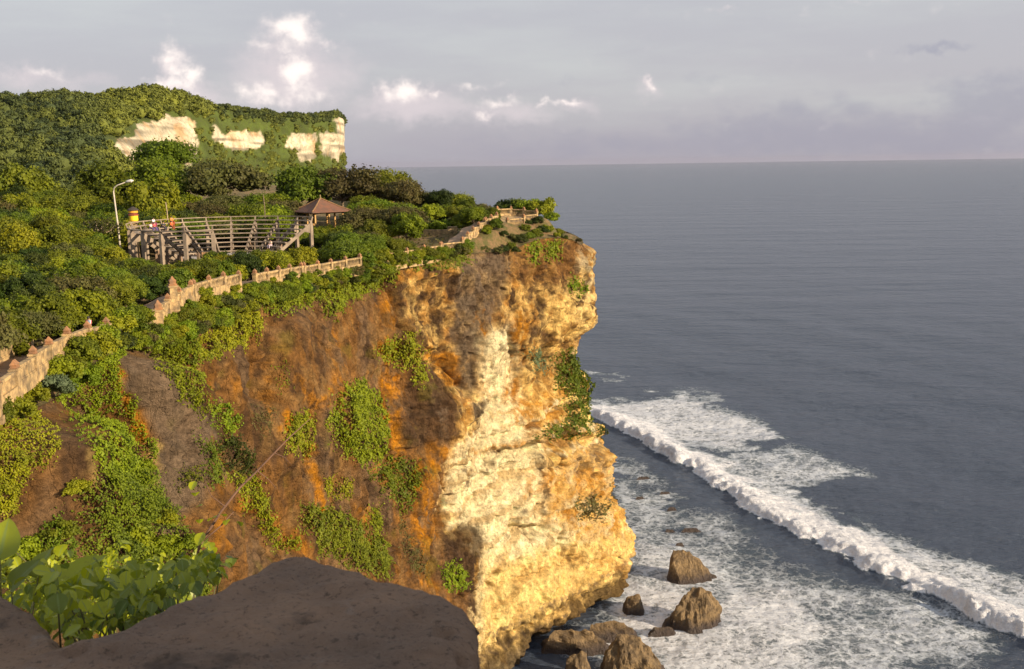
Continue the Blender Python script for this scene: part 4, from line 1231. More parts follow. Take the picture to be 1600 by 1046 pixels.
# ------------------------------------------------------------------ creepers and bushes on the cliff face
PW = P[:, :NS].reshape(-1, 3); PNX = np.repeat(NRM[None, :NS], NV, 0).reshape(-1, 2)
AXw = (CPX + 6 * fbm(P / 1.1, 3, 131) + 7 * fbm(P / 3.0, 2, 135))[:, :NS].ravel(); AYw = (CPY + 7 * fbm(P / 1.1, 3, 133))[:, :NS].ravel()
dA = (np.linalg.norm(np.diff(rim[:NS, :2], axis=0, append=rim[NS - 1:NS, :2]), axis=1)[None, :] * (np.abs(rim[None, :NS, 2] - zbot) / NV)).repeat(NV, 0).ravel()
PATCH = [
    ([(588, 548), (615, 522), (648, 526), (660, 548), (668, 590), (655, 606), (640, 578), (604, 566)], L_CREEP, .5, 'hooked creeper patch high on the wall beside the pale overhang'),
    ([(514, 645), (532, 608), (562, 596), (594, 618), (606, 670), (604, 712), (572, 730), (532, 704), (510, 664)], L_CREEP, .9, 'largest round creeper mass in the middle of the brown wall'),
    ([(584, 738), (606, 712), (640, 718), (664, 736), (660, 765), (628, 800), (616, 778), (590, 765)], L_MID, .8, 'dark creeper patch just below right of the largest one'),
    ([(508, 757), (528, 745), (548, 755), (545, 775), (520, 780)], L_CREEP, .4, 'small oval creeper patch below the largest one'),
    ([(468, 785), (500, 795), (560, 815), (604, 850), (606, 900), (560, 895), (500, 860), (478, 830)], L_MID, .8, 'wide creeper patch on the wall just above the parapet stone'),
    ([(574, 800), (588, 788), (602, 820), (588, 848)], L_CREEP, .5, 'narrow creeper tuft in the vertical cleft above the wide patch'),
    ([(448, 650), (482, 643), (492, 680), (484, 716), (455, 706), (444, 682)], L_CREEP, .5, 'upright creeper patch left of the orange cavity, behind the twig tip'),
    ([(394, 640), (422, 636), (428, 668), (408, 692), (396, 670)], L_OLIVE, .2, 'thin dull green creeper on the brown wall left of the twig tip'),
    ([(430, 575), (450, 568), (456, 600), (436, 613)], L_CREEP, .3, 'small creeper tuft high on the wall right of the long crack'),
    ([(328, 628), (356, 638), (374, 656), (352, 684), (338, 664)], L_CREEP, .4, 'creeper tuft hanging right of the grey buttress'),
    ([(235, 540), (278, 545), (304, 580), (328, 640), (316, 656), (288, 622), (250, 575)], L_CREEP, .6, 'creeper strip running down the edge of the grey buttress'),
    ([(344, 690), (370, 684), (398, 715), (396, 742), (364, 736), (344, 714)], L_DARK, .9, 'dark small-leaved bush on the wall in the middle of the long gully'),
    ([(298, 678), (336, 698), (350, 740), (332, 764), (314, 722)], L_MID, .5, 'creeper beside the crack, left of the dark bush'),
    ([(358, 738), (402, 742), (416, 790), (442, 850), (472, 838), (462, 862), (426, 864), (396, 800)], L_CREEP, .4, 'creeper trailing down from the dark bush towards the parapet'),
    ([(276, 742), (310, 728), (320, 760), (288, 768)], L_MID, .6, 'small creeper tuft at the foot of the forked crack'),
    ([(70, 560), (120, 540), (176, 522), (186, 560), (180, 600), (216, 660), (240, 700), (236, 732), (215, 770), (188, 772), (150, 722), (130, 660), (106, 628), (60, 604)], L_CREEP, .9, 'broad creeper flowing down the gully left of the grey buttress'),
    ([(120, 790), (158, 730), (216, 738), (240, 776), (282, 820), (320, 880), (300, 960), (180, 960), (128, 870)], L_MID, 1.3, 'big bushy green mass at the bottom of the left gully'),
    ([(-40, 655), (50, 640), (85, 682), (70, 722), (42, 732), (20, 800), (-40, 815)], L_CREEP, .6, 'creeper sheet on the brown bluff at the left picture edge'),
    ([(100, 655), (130, 648), (134, 696), (110, 690)], L_CREEP, .3, 'thin creeper tuft on top of the left brown bluff'),
    ([(50, 840), (94, 795), (118, 842), (130, 950), (30, 950)], L_MID, .8, 'bush at the foot of the left brown bluff'),
    ([(820, 388), (838, 374), (848, 402), (828, 410)], L_CREEP, .5, 'left of two round bushes on the brown headland tip'),
    ([(853, 382), (874, 378), (880, 396), (860, 406)], L_CREEP, .5, 'right of two round bushes on the brown headland tip'),
    ([(882, 446), (900, 434), (920, 450), (906, 462)], L_CREEP, .6, 'small bush clinging to the overhanging seaward edge'),
    ([(868, 560), (888, 548), (908, 570), (922, 600), (934, 640), (922, 672), (882, 686), (842, 682), (882, 655), (888, 622), (868, 600)], L_MID, 1.0, 'tall bush column growing on the ledge near the seaward edge'),
    ([(820, 552), (845, 544), (858, 570), (845, 586)], L_GREY, .3, 'thin grey-green bush on the pale rock left of the tall bush column'),
    ([(903, 786), (930, 776), (952, 790), (944, 806), (914, 810)], L_OLIVE, .6, 'small bush low on the golden rock near the sea'),
    ([(934, 664), (952, 664), (966, 690), (942, 690)], L_DARK, .6, 'dark bush on the corner of the projecting ledge'),
    ([(958, 760), (978, 765), (980, 786), (960, 782)], L_OLIVE, .5, 'tiny bush on the seaward edge below the ledge'),
    ([(688, 892), (714, 880), (728, 896), (722, 920), (700, 920)], L_CREEP, .5, 'small tuft just above the right corner of the parapet stone'),
    ([(620, 810), (642, 818), (660, 860), (668, 900), (640, 885)], L_OLIVE, .2, 'sparse creeper left of the dark brown patch of painted shade'),
    ([(720, 985), (732, 980), (734, 1040), (722, 1050)], L_CREEP, .5, 'narrow tuft beside the right face of the parapet stone'),
    ([(300, 560), (330, 515), (398, 478), (412, 520), (396, 532), (340, 560)], L_CREEP, .9, 'thick creeper spilling over the edge at the head of the long gully'),
    ([(415, 470), (520, 440), (560, 432), (612, 412), (614, 440), (580, 455), (532, 475), (515, 502), (500, 470), (430, 492)], L_CREEP, .9, 'creeper fringe hanging over the edge of the brown wall'),
    ([(626, 400), (735, 388), (735, 410), (690, 418), (640, 418)], L_MID, .9, 'creeper fringe hanging over the edge of the pale block'),
    ([(180, 515), (240, 500), (290, 520), (330, 560), (290, 570), (230, 545)], L_CREEP, .9, 'creeper covering the head of the grey buttress'),
]
for pi, (poly, mt, puff, lab) in enumerate(PATCH):
    xs = [p[0] for p in poly]; ys = [p[1] for p in poly]
    sel = np.where((AXw > min(xs) - 5) & (AXw < max(xs) + 5) & (AYw > min(ys) - 5) & (AYw < max(ys) + 5))[0]
    if not len(sel): print('EMPTY PATCH', lab); continue
    s_ = sdpoly(AXw[sel], AYw[sel], poly)
    keep = s_ > -11.0
    sel = sel[keep]; s_ = s_[keep]
    if len(sel) < 5: print('EMPTY PATCH', lab); continue
    rg = np.random.default_rng(900 + pi)
    A = dA[sel].sum()
    Dm = np.hypot(PW[sel, 0], PW[sel, 1]).mean()
    ls = 0.0022 * Dm * (0.75 if puff < 0.35 else 1.0)
    n = int(min(130000, A * (7.5 if puff > 0.35 else 3.0) / (ls * ls)))
    pe = dA[sel] * (0.03 + 0.97 * smooth(-8, 6, s_ + 3 * rg.normal(0, 1, len(sel))) ** 1.6); n = int(n * pe.sum() / A)
    ii = rg.choice(len(sel), n, p=pe / pe.sum())
    B = PW[sel[ii]] + rg.normal(0, 0.06, (n, 3))
    clump = np.clip(0.45 + 0.9 * fbm(B / 0.9, 3, 141) + 0.6 * fbm(B / 2.6, 2, 143), 0.05, 1.6)
    edge = smooth(-1, 9, s_[ii])
    o_ = puff * clump * (0.25 + 0.75 * edge) * (0.75 + 0.25 * rg.random(n))
    B[:, 0] += PNX[sel[ii], 0] * o_; B[:, 1] += PNX[sel[ii], 1] * o_; B[:, 2] += 0.25 * o_
    Nn = np.stack([PNX[sel[ii], 0], PNX[sel[ii], 1], np.full(n, 0.55)], -1)
    org = B.mean(0)
    cv, cf = cards(B - org, Nn, ls, rg, 0.6)
    o = link('bush' if 'bush' in lab or 'tuft' in lab else 'creeper', mesh_from('creeper_leaves', cv, cf, mt), loc=org)
    tag(o, lab, 'bush' if 'bush' in lab or 'tuft' in lab else 'creeper')

def face_at(px, py):
    k = np.argmin((CPX[:, :NS] - px) ** 2 + (CPY[:, :NS] - py) ** 2)
    r_, c_ = divmod(int(k), NS)
    return P[r_, c_], NRM[c_]


gully = []
for px, py, k, s_ in [(160, 760, 1, 1.0), (205, 752, 5, .9), (140, 800, 1, 1.0), (182, 800, 0, 1.1), (228, 785, 1, .9), (255, 815, 5, .9), (150, 840, 1, 1.1), (200, 845, 5, 1.1), (245, 850, 0, 1.0), (285, 850, 5, .9), (170, 885, 1, 1.1),
                     (220, 890, 5, 1.1), (270, 895, 1, 1.0), (310, 880, 0, .8), (90, 830, 1, .8), (100, 870, 5, .9), (60, 870, 1, .9), (30, 860, 5, .9), (130, 910, 0, 1.1), (10, 890, 1, 1.0), (225, 730, 0, .6), (90, 900, 1, 1.1), (120, 760, 0, .6)]:
    p, n_ = face_at(px, py)
    gully.append(shrub(k, p[0] + n_[0] * 0.1, p[1] + n_[1] * 0.1, p[2] - 0.7 * s_, s_ * 0.85, ['bright green', 'mid green', '', '', '', 'yellow-green'][k] + ' bush in the clump filling the left gully', 'bushes filling the left gully', 'bush', cat='bush'))
single_out(gully)

# ------------------------------------------------------------------ far-off woodland on the hill: one mass
rg = np.random.default_rng(77)
tv_, tf_, _ = crown_geo(701, 1.0, 1.5, 7, 150, 0.34, 1.0, 0.85, 0.6)
small = []
tmpl = []
for sd_ in range(4):
    rr_ = np.random.default_rng(sd_)
    v_, f_, _ = crown_geo(701 + sd_, 1.0, 1.5, 7, 900, 0.17, 1.0, 0.02, 0.6)
    q = QV[:, :] * np.array([0.60, 0.60, 0.46]) * (1 + 0.25 * fbm(QV * 1.6, 3, sd_))[:, None] + np.array([0, 0, 0.72])
    keepf = f_[6 * len(QF):] - 6 * len(QV)
    keepv = v_[6 * len(QV):]
    tmpl.append((np.concatenate([q, keepv]), np.concatenate([QF, keepf + len(q)])))
nr, nc2 = HP.shape[:2]
cellA = np.ones((nr, nc2))
cellA[:-1, :-1] = np.linalg.norm(np.cross(HP[1:, :-1] - HP[:-1, :-1], HP[:-1, 1:] - HP[:-1, :-1]), axis=-1)
cellA[-1] = 0; cellA[:, -1] = 0
inview = (hx > -170) & (hx < 560) & (rk < 0.25)
inview[135:] = False
stp = (steepw > 0.6) & (np.arange(nr)[:, None] < 124)
VV = []; FF = []; TT = []; nv = 0
for rep in range(2):
    wgt = cellA * inview * (np.where(stp, 0, 1) if rep == 0 else np.where(stp, 1, 0))
    wgt = wgt * (1 + 6 * ((np.arange(nr)[:, None] > 118) & (np.arange(nr)[:, None] < 134)) if rep == 0 else 1)
    wgt = wgt.ravel() / wgt.sum()
    n = 2000 if rep == 0 else 1900
    ids = rg.choice(nr * nc2, n, p=wgt)
    for t_ in ids:
        c = HP.reshape(-1, 3)[t_]
        s_ = rg.uniform(3.2, 5.4) if rep == 0 else rg.uniform(1.2, 2.6)
        if rep == 0 and hx.ravel()[t_] > 330: s_ *= 0.55
        v_, f_ = tmpl[rg.integers(4)]
        a_ = rg.uniform(0, 6.28); cs, sn = math.cos(a_), math.sin(a_)
        w_ = v_ * s_ * np.array([1, 1, rg.uniform(0.8, 1.25) if rep == 0 else 1.2])
        w_ = np.stack([w_[:, 0] * cs - w_[:, 1] * sn, w_[:, 0] * sn + w_[:, 1] * cs, w_[:, 2] - 0.25 * s_ * (1 if rep == 0 else 2.4)], -1) + c
        VV.append(w_); FF.append(f_ + nv); nv += len(w_)
        tone = rg.random() * 0.5 + (0.45 if stp.ravel()[t_] or (150 < hx.ravel()[t_] < 330) else 0.0)
        TT.append(np.full(len(w_), tone))
m_wood, nt, b = material('far_woodland')
tn = nt.attr('tone')
nt.put(b.inputs['Base Color'], nt.mix(tn, (0.032, 0.052, 0.012), (0.17, 0.19, 0.016)))
b.inputs['Roughness'].default_value = 0.8
me = mesh_from('forest', np.concatenate(VV), np.concatenate(FF), m_wood, False, {'tone': ('F', np.concatenate(TT))})
tag(link('forest', me), 'dense far woodland covering the hill and the far cliff tops', 'forest', kind='stuff')
# ------------------------------------------------------------------ stone fence along the cliff path
M_STONE = simple_mat('weathered_sandstone', (0.56, 0.39, 0.18), 0.9, 0.3, 1.6, 0.05, col2=(0.17, 0.12, 0.07))
_st = NT(M_STONE.node_tree); _b = M_STONE.node_tree.nodes['Principled BSDF']; _c = _b.inputs['Base Color'].links[0].from_socket
_p = _st.pos()
_c = _st.mix(_st.m('MULTIPLY', _st.ss(_st.noise(_st.mapping(_p, scale=(1, 1, 0.5)), 0.9, 7, 0.7), 0.5, 0.66), 0.75), _c, (0.10, 0.085, 0.05))
_c = _st.mix(_st.m('MULTIPLY', _st.ss(_st.noise(_p, 5.0, 5, 0.7), 0.55, 0.7), 0.6), _c, (0.16, 0.085, 0.04))
_st.put(_b.inputs['Base Color'], _c)
M_CAP = simple_mat('red_brick_cap', (0.40, 0.19, 0.08), 0.9, 0.3, 2.0, 0.02, col2=(0.20, 0.12, 0.07))
M_CONC = simple_mat('grey_concrete', (0.34, 0.27, 0.20), 0.9, 0.25, 0.8, 0.02, col2=(0.18, 0.14, 0.11))
M_DCONC = simple_mat('stained_concrete', (0.30, 0.20, 0.13), 0.9, 0.25, 0.8, 0.02, col2=(0.16, 0.11, 0.08))
M_PAVE = simple_mat('path_paving', (0.30, 0.20, 0.13), 0.9, 0.25, 1.5, 0.02)


def post_mb(p, rz, h=1.1, w=0.42, mb=None):
    mb = mb or MB()
    x, y, z = p
    mb.box((x, y, z + h / 2 - 0.5), (w, w, h + 1.0), rz)
    mb.box((x, y, z + h + 0.05), (w * 1.28, w * 1.28, 0.12), rz)
    return mb


def cap_mb(p, rz, h=1.1, w=0.42):
    mb = MB()
    x, y, z = p
    mb.lathe((x, y, z + h + 0.1), [(w * 0.62, 0), (w * 0.72, 0.08), (w * 0.50, 0.12), (w * 0.66, 0.24), (w * 0.34, 0.36), (w * 0.08, 0.50)], 4, rz)
    return mb


def fence(pts, label, group=None, style='baluster', step=3.1, name='stone_fence', cap=1.0, deep=1.5):
    """pts: foot of the fence along the ground"""
    pts = np.asarray(pts, float)
    d = np.r_[0, np.cumsum(np.linalg.norm(np.diff(pts[:, :2], axis=0), axis=1))]
    n = max(1, int(round(d[-1] / step)))
    q = np.stack([np.interp(np.linspace(0, d[-1], n + 1), d, pts[:, k]) for k in range(3)], -1)
    org = Vector(q[0])
    root = empty(name, org)
    tag(root, label, 'fence', group)
    for i in range(n + 1):
        a = q[max(i - 1, 0)]; b = q[min(i + 1, n)]
        rz = math.atan2(b[1] - a[1], b[0] - a[0])
        p = tuple(Vector(q[i]) - org)
        o = post_mb(p, rz).build('post', M_STONE, root)
        cap_mb(p, rz).build('post_cap', M_CAP, o)
    for i in range(n):
        a = Vector(q[i]) - org; b = Vector(q[i + 1]) - org
        zt = (a.z + b.z) / 2
        dirv = Vector((b.x - a.x, b.y - a.y, 0)); L = dirv.length; dirv.normalize()
        rz = math.atan2(dirv.y, dirv.x)
        mid = (a + b) / 2
        mb = MB()
        mb.box((mid.x, mid.y, zt + 0.33 - deep / 2), (L - 0.46, 0.40, deep), rz)
        mb.box((mid.x, mid.y, zt + 1.08), (L - 0.46, 0.34, 0.17), rz)
        if style == 'baluster':
            nb_ = int(L / 0.30)
            for k in range(nb_):
                c = a + dirv * (0.38 + (L - 0.76) * k / max(1, nb_ - 1))
                mb.lathe((c.x, c.y, zt + 0.31), [(0.075, 0), (0.11, 0.14), (0.075, 0.34), (0.05, 0.5), (0.09, 0.7)], 6)
        else:
            mb.box((mid.x, mid.y, zt + 0.66), (L - 0.46, 0.20, 0.72), rz)
            mb.box((mid.x, mid.y, zt + 0.66), (0.16, 0.27, 0.70), rz)
            mb.box((mid.x, mid.y, zt + 0.38), (L - 0.46, 0.30, 0.10), rz)
        mb.build('railing' if style == 'baluster' else 'parapet_wall', M_STONE, root)
    return root


foot = FP - np.array([0, 0, 1.15])
fpx = np.array([p[0] for p in FENCE], float)


def sub(a, b):
    xs = [a] + [p for p in fpx if a < p < b] + [b]
    return np.stack([np.interp(xs, fpx, foot[:, k]) for k in range(3)], -1)


fence(sub(-70, 22), 'near balustrade of pale stone at the left picture edge, left of the solid parapet', deep=0.9)
fence(sub(24, 166), 'solid carved parapet climbing along the path at the left of the grey buttress', style='solid', step=3.4, deep=0.85)
fence(sub(226, 298), 'short stepped run of stone fence with tall guardian posts below the stepped stand', step=3.6, style='solid')
fence(sub(302, 372), 'stepped run of stone balustrade just right of the tall posts')
fence(sub(398, 470), 'level stone balustrade half sunk in bushes in the middle of the cliff path')
fence(sub(474, 562), 'bright stone balustrade nearest below the red-roofed pavilion')
fence(sub(575, 688), 'overgrown stone fence of which only the post tips rise from the bushes', step=4.4)
fence(sub(690, 722), 'short pale balustrade at the foot of the stone steps')
fence(sub(723, 757), 'stepped parapet rising beside the stone steps', style='solid', step=2.6)
fence(sub(759, 776), 'upper end of the step parapet with red capped posts', style='solid', step=2.4)
tr1 = [unp(793, 345, 168), unp(815, 341, 170), unp(838, 333, 173.5)]
tr2 = [unp(838, 331, 177), unp(806, 327, 180), unp(777, 327, 178)]
for t_, lab in ((tr1, 'front balustrade of the lookout terrace at the headland tip'), (tr2, 'rear balustrade of the lookout terrace against the bushes')):
    fence(np.array(t_) - np.array([0, 0, 1.1]), lab)
tb_ = MB()
c_ = (tr1[0] + tr1[2] + tr2[0] + tr2[2]) / 4
tp = [Vector(p - np.array([0, 0, 1.15])) for p in (tr1[0], tr1[1], tr1[2], tr2[0], tr2[1], tr2[2])]
V = [tuple(p) for p in tp] + [(p.x, p.y, p.z - 2.2) for p in tp]
tb_.add(V, [(0, 1, 2, 3, 4, 5), (11, 10, 9, 8, 7, 6)] + [(i, i + 6, (i + 1) % 6 + 6, (i + 1) % 6) for i in range(6)])
tag(tb_.build('lookout_terrace', M_STONE), 'stone base of the lookout terrace at the tip of the headland', 'terrace')

# inner side of the path
fl = np.stack([np.interp(np.linspace(0, 1, 90), np.linspace(0, 1, len(foot)), foot[:, k]) for k in range(3)], -1)
tg_ = np.gradient(fl[:, :2], axis=0); tg_ /= np.linalg.norm(tg_, axis=1)[:, None]
inn = np.stack([-tg_[:, 1], tg_[:, 0]], -1)
w_ = np.array([0.1, 1.0, 2.0, 3.1])
PV = np.zeros((len(w_), len(fl), 3))
for i, w in enumerate(w_):
    PV[i, :, :2] = fl[:, :2] + inn * w
    PV[i, :, 2] = np.maximum(ground(PV[i, :, 0], PV[i, :, 1]) + 0.12, fl[:, 2] + 0.02)
PV[:, :, 2] = PV[:, :, 2].max(0)[None, :]
tag(link('path', mesh_from('path', PV.reshape(-1, 3), grid_faces(len(w_), len(fl))[:, ::-1], M_PAVE, True)), kind='structure')
sel = [i for i in range(len(fl)) if proj(fl[i])[0] < 128]
innp = np.stack([fl[sel, 0] + inn[sel, 0] * 3.3, fl[sel, 1] + inn[sel, 1] * 3.3, PV[0, sel, 2] - 0.1], -1)
fence(innp, 'darker inner wall with pointed brick posts on the land side of the near path', style='solid', step=3.0)
# guardian figures on tall posts where the path bends
for px, py, D, lab in [(270, 452, 93.0, 'tall square gate post with pale carved top at the bend of the cliff path'), (246, 470, 88.5, 'lower brick gate post before the bend of the cliff path')]:
    p = unp(px, py, D); g = float(ground(p[0], p[1]))
    r = empty('gate_post', (p[0], p[1], g)); tag(r, lab, 'gate post')
    mb = MB(); mb.box((0, 0, 0.9), (0.62, 0.62, 2.2), 0.5); mb.box((0, 0, 2.05), (0.85, 0.85, 0.16), 0.5); mb.box((0, 0, 0.3), (0.85, 0.85, 0.8), 0.5)
    mb.build('shaft', M_STONE, r)
    mb = MB(); mb.lathe((0, 0, 2.13), [(0.45, 0), (0.5, 0.12), (0.34, 0.2), (0.42, 0.42), (0.2, 0.6), (0.06, 0.8)], 4, 0.5)
    mb.build('carved_top', M_CAP, r)

# ------------------------------------------------------------------ stone steps and low lawn wall
q0 = np.array([np.interp(726, fpx, foot[:, k]) for k in range(3)]); q1 = np.array([np.interp(770, fpx, foot[:, k]) for k in range(3)])
dv = q1 - q0; nst = 16
sd_ = np.array([-dv[1], dv[0]]) / np.hypot(dv[0], dv[1])
mb = MB()
for k in range(nst):
    c = q0 + dv * (k + 0.5) / nst
    mb.box((c[0] + sd_[0] * 1.5, c[1] + sd_[1] * 1.5, c[2] - 0.5), (np.hypot(dv[0], dv[1]) / nst * 0.995, 2.4, 1.3), math.atan2(dv[1], dv[0]))
tag(mb.build('stone_steps', M_PAVE), 'stone steps climbing beside the parapet to the headland tip', 'steps')
a = unp(662, 352, 172); b = unp(704, 353, 170)
mb = MB()
ga, gb = float(ground(a[0], a[1])), float(ground(b[0], b[1]))
mb.box(((a[0] + b[0]) / 2, (a[1] + b[1]) / 2, (ga + gb) / 2 + 0.3), (math.hypot(*(b - a)[:2]), 0.6, 1.0), math.atan2(b[1] - a[1], b[0] - a[0]))
mb.box((b[0] + 0.3, b[1], gb + 0.5), (1.5, 0.9, 1.3), 0.2)
tag(mb.build('low_wall', M_STONE), 'low sunlit stone wall across the back of the lawn', 'wall')

# ------------------------------------------------------------------ open-air stepped stand
TZ = 62.8
root = empty('stepped_stand', (TH_C[0], TH_C[1], TZ))
tag(root, 'grey concrete horseshoe grandstand with open bench rows above the cliff path', 'grandstand')
A0_, A1_, NB = 40.0, 277.0, 15
ang = [R(A0_ + (A1_ - A0_) * i / NB) for i in range(NB + 1)]
NT_ = 8
rs = [6.9 + 0.80 * k for k in range(NT_)]; zs = [0.55 + 0.57 * k for k in range(NT_)]
for k in range(NT_):
    mb = MB()
    for i in range(NB):
        a = Vector((rs[k] * math.cos(ang[i]), rs[k] * math.sin(ang[i]), zs[k])); b = Vector((rs[k] * math.cos(ang[i + 1]), rs[k] * math.sin(ang[i + 1]), zs[k]))
        mb.beam(a, b, 0.46, 0.13)
    mb.build('bench_row', M_CONC, root)
for i, t in enumerate(ang):
    c, s = math.cos(t), math.sin(t)
    mb = MB()
    mb.beam((rs[0] * c, rs[0] * s, zs[0] - 0.42), (rs[-1] * c, rs[-1] * s, zs[-1] - 0.42), 0.26, 0.42)
    for k in range(NT_):
        mb.box((rs[k] * c, rs[k] * s, zs[k] - 0.24), (0.30, 0.24, 0.36), t)
    mb.beam((rs[-1] * c, rs[-1] * s, zs[-1] - 0.3), (rs[-1] * c + 0.3 * c, rs[-1] * s + 0.3 * s, zs[-1] + 0.55), 0.16, 0.16)
    mb.build('sloping_beam', M_CONC, root)
    mb = MB()
    mb.box((rs[-1] * c, rs[-1] * s, zs[-1] / 2 - 0.8), (0.42, 0.42, zs[-1] + 0.9), t)
    V = []
    for sgn in (-1, 1):
        for rr_, zz_ in ((rs[-1] - 0.2, zs[-1] - 0.4), (rs[-1] - 1.7, zs[-1] - 1.35), (rs[-1] - 0.2, zs[-1] - 1.7)):
            V.append((rr_ * c - sgn * 0.14 * s, rr_ * s + sgn * 0.14 * c, zz_))
    mb.add(V, [(0, 1, 2), (5, 4, 3), (0, 3, 4, 1), (1, 4, 5, 2), (2, 5, 3, 0)])
    mb.build('column', M_CONC, root)
    if 0 < i < NB:
        mb = MB(); mb.box((rs[3] * c, rs[3] * s, zs[3] / 2 - 0.7), (0.30, 0.30, zs[3] + 0.3), t); mb.build('column', M_DCONC, root)
mb = MB()
for i in range(NB):
    for dz, rr_ in ((0.55, 0.3),):
        r_ = rs[-1] + rr_
        if i > 9: continue
        mb.beam((r_ * math.cos(ang[i]), r_ * math.sin(ang[i]), zs[-1] + dz), (r_ * math.cos(ang[i + 1]), r_ * math.sin(ang[i + 1]), zs[-1] + dz), 0.09, 0.12)
mb.build('top_rail', M_CONC, root)
# brick pier under the near end
c, s = math.cos(ang[-1]), math.sin(ang[-1])
mb = MB(); mb.box(((rs[-1] - 0.2) * c - 1.0, (rs[-1] + 0.1) * s, 0.35), (0.9, 0.8, 3.3), 0.3)
mb.build('pier', simple_mat('brown_brick', (0.34, 0.19, 0.10), 0.9, 0.3, 2.5, 0.02), root)
mb = MB(); mb.lathe((TH_C[0], TH_C[1], TZ), [(6.9, -1.2), (6.9, 0.25), (6.7, 0.3), (6.7, 0.31)], 48)
tag(mb.build('stage_floor', simple_mat('stage_concrete', (0.36, 0.32, 0.29), 0.9, 0.2, 0.8)), 'round grey concrete stage floor in the middle of the stepped stand', 'stage')
p_ = unp(398, 384, 142)
mb = MB(); mb.box((p_[0], p_[1], TZ + 0.9), (0.18, 0.18, 2.6), 0, 0.8)
tag(mb.build('wooden_post', BARK), 'short dark post standing at the edge of the stage', 'post')
for px, py, D, h, lab in [(262, 345, 154, 2.6, 'thin yellow pole rising behind the people on the stand'), (414, 336, 157, 3.0, 'thin dark pole rising behind the far bench rows')]:
    p = unp(px, py, D)
    mb = MB(); mb.tube([(0, 0, -5), (0, 0, h * 0.5), (-0.1, 0, h)], [0.09, 0.07, 0.05], 6)
    o = mb.build('pole', BARK_PALE if px < 300 else BARK, sm=True); o.location = p; tag(o, lab, 'pole')

# ------------------------------------------------------------------ pavilion
M_ROOF = simple_mat('old_roof_tiles', (0.20, 0.085, 0.05), 0.85, 0.3, 1.2, 0.03, col2=(0.12, 0.07, 0.05), bscale=4)
M_POST = simple_mat('ochre_timber', (0.55, 0.33, 0.12), 0.8, 0.2, 2.0)
pz = float(ground(PAV[0], PAV[1]))
pav = empty('pavilion', (PAV[0], PAV[1], pz), R(40))
tag(pav, 'open square pavilion with a red-brown pyramid roof on ochre posts', 'pavilion')
ztop = unp(500, 311, 182)[2] - pz; zeave = unp(500, 331, 182)[2] - pz
def ring(hw, z): return [(-hw, -hw, z), (hw, -hw, z), (hw, hw, z), (-hw, hw, z)]
hw = 3.9
mb = MB()
lv = [(hw, zeave), (hw * 0.98, zeave + 0.12), (hw * 0.62, zeave + (ztop - zeave) * 0.36), (hw * 0.3, zeave + (ztop - zeave) * 0.70), (0.12, ztop)]
V = []; F = []
for h_, z_ in lv: V += ring(h_, z_)
for i in range(len(lv) - 1):
    for k in range(4): F.append((i * 4 + k, i * 4 + (k + 1) % 4, (i + 1) * 4 + (k + 1) % 4, (i + 1) * 4 + k))
V += ring(hw - 0.1, zeave - 0.05); n_ = len(lv) * 4
F.append((n_ + 3, n_ + 2, n_ + 1, n_)); F.append(((len(lv) - 1) * 4, (len(lv) - 1) * 4 + 1, (len(lv) - 1) * 4 + 2, (len(lv) - 1) * 4 + 3))
for k in range(4): F.append((n_ + k, n_ + (k + 1) % 4, (k + 1) % 4, k))
mb.add(V, F)
for row in range(1, 16):                      # courses of tiles
    f = row / 16; z_ = zeave + 0.1 + (ztop - zeave - 0.1) * f
    h_ = np.interp(z_, [l[1] for l in lv], [l[0] for l in lv]) + 0.03
    rg_ = ring(h_, z_); rg2 = ring(h_ + 0.03, z_ - 0.06); rg3 = ring(h_ - 0.1, z_ - 0.06)
    mb.add(rg_ + rg2 + rg3, [(k, k + 4, (k + 1) % 4 + 4, (k + 1) % 4) for k in range(4)] + [(k + 4, k + 8, (k + 1) % 4 + 8, (k + 1) % 4 + 4) for k in range(4)])
rf = mb.build('roof', M_ROOF, pav)
mb = MB()
for k in range(4):
    pts = [Vector(ring(h_, z_)[k]) + Vector((0, 0, 0.07)) for h_, z_ in lv[1:]]
    mb.tube(pts, 0.11, 6)
mb.build('ridge', simple_mat('ridge_tiles', (0.26, 0.15, 0.07), 0.9, 0.3), rf)
mb = MB(); mb.lathe((0, 0, ztop), [(0.18, -0.1), (0.22, 0.1), (0.1, 0.3), (0.14, 0.45), (0.03, 0.75)], 8); mb.build('finial', M_STONE, rf, True)
for x_ in (-1, 0, 1):
    for y_ in (-1, 0, 1):
        if x_ == 0 and y_ == 0: continue
        mb = MB(); mb.box((x_ * 2.7, y_ * 2.7, zeave / 2), (0.24, 0.24, zeave + 0.5)); mb.build('post', M_POST, pav)
mb = MB(); mb.box((0, 0, 0.1), (7.2, 7.2, 0.7)); mb.build('plinth', M_STONE, pav)
mb = MB()
for s_ in (-1, 1):
    mb.box((0, s_ * 2.7, zeave - 0.12), (5.7, 0.2, 0.22)); mb.box((s_ * 2.7, 0, zeave - 0.14), (0.2, 5.2, 0.22))
mb.build('eaves_beam', M_POST, pav)

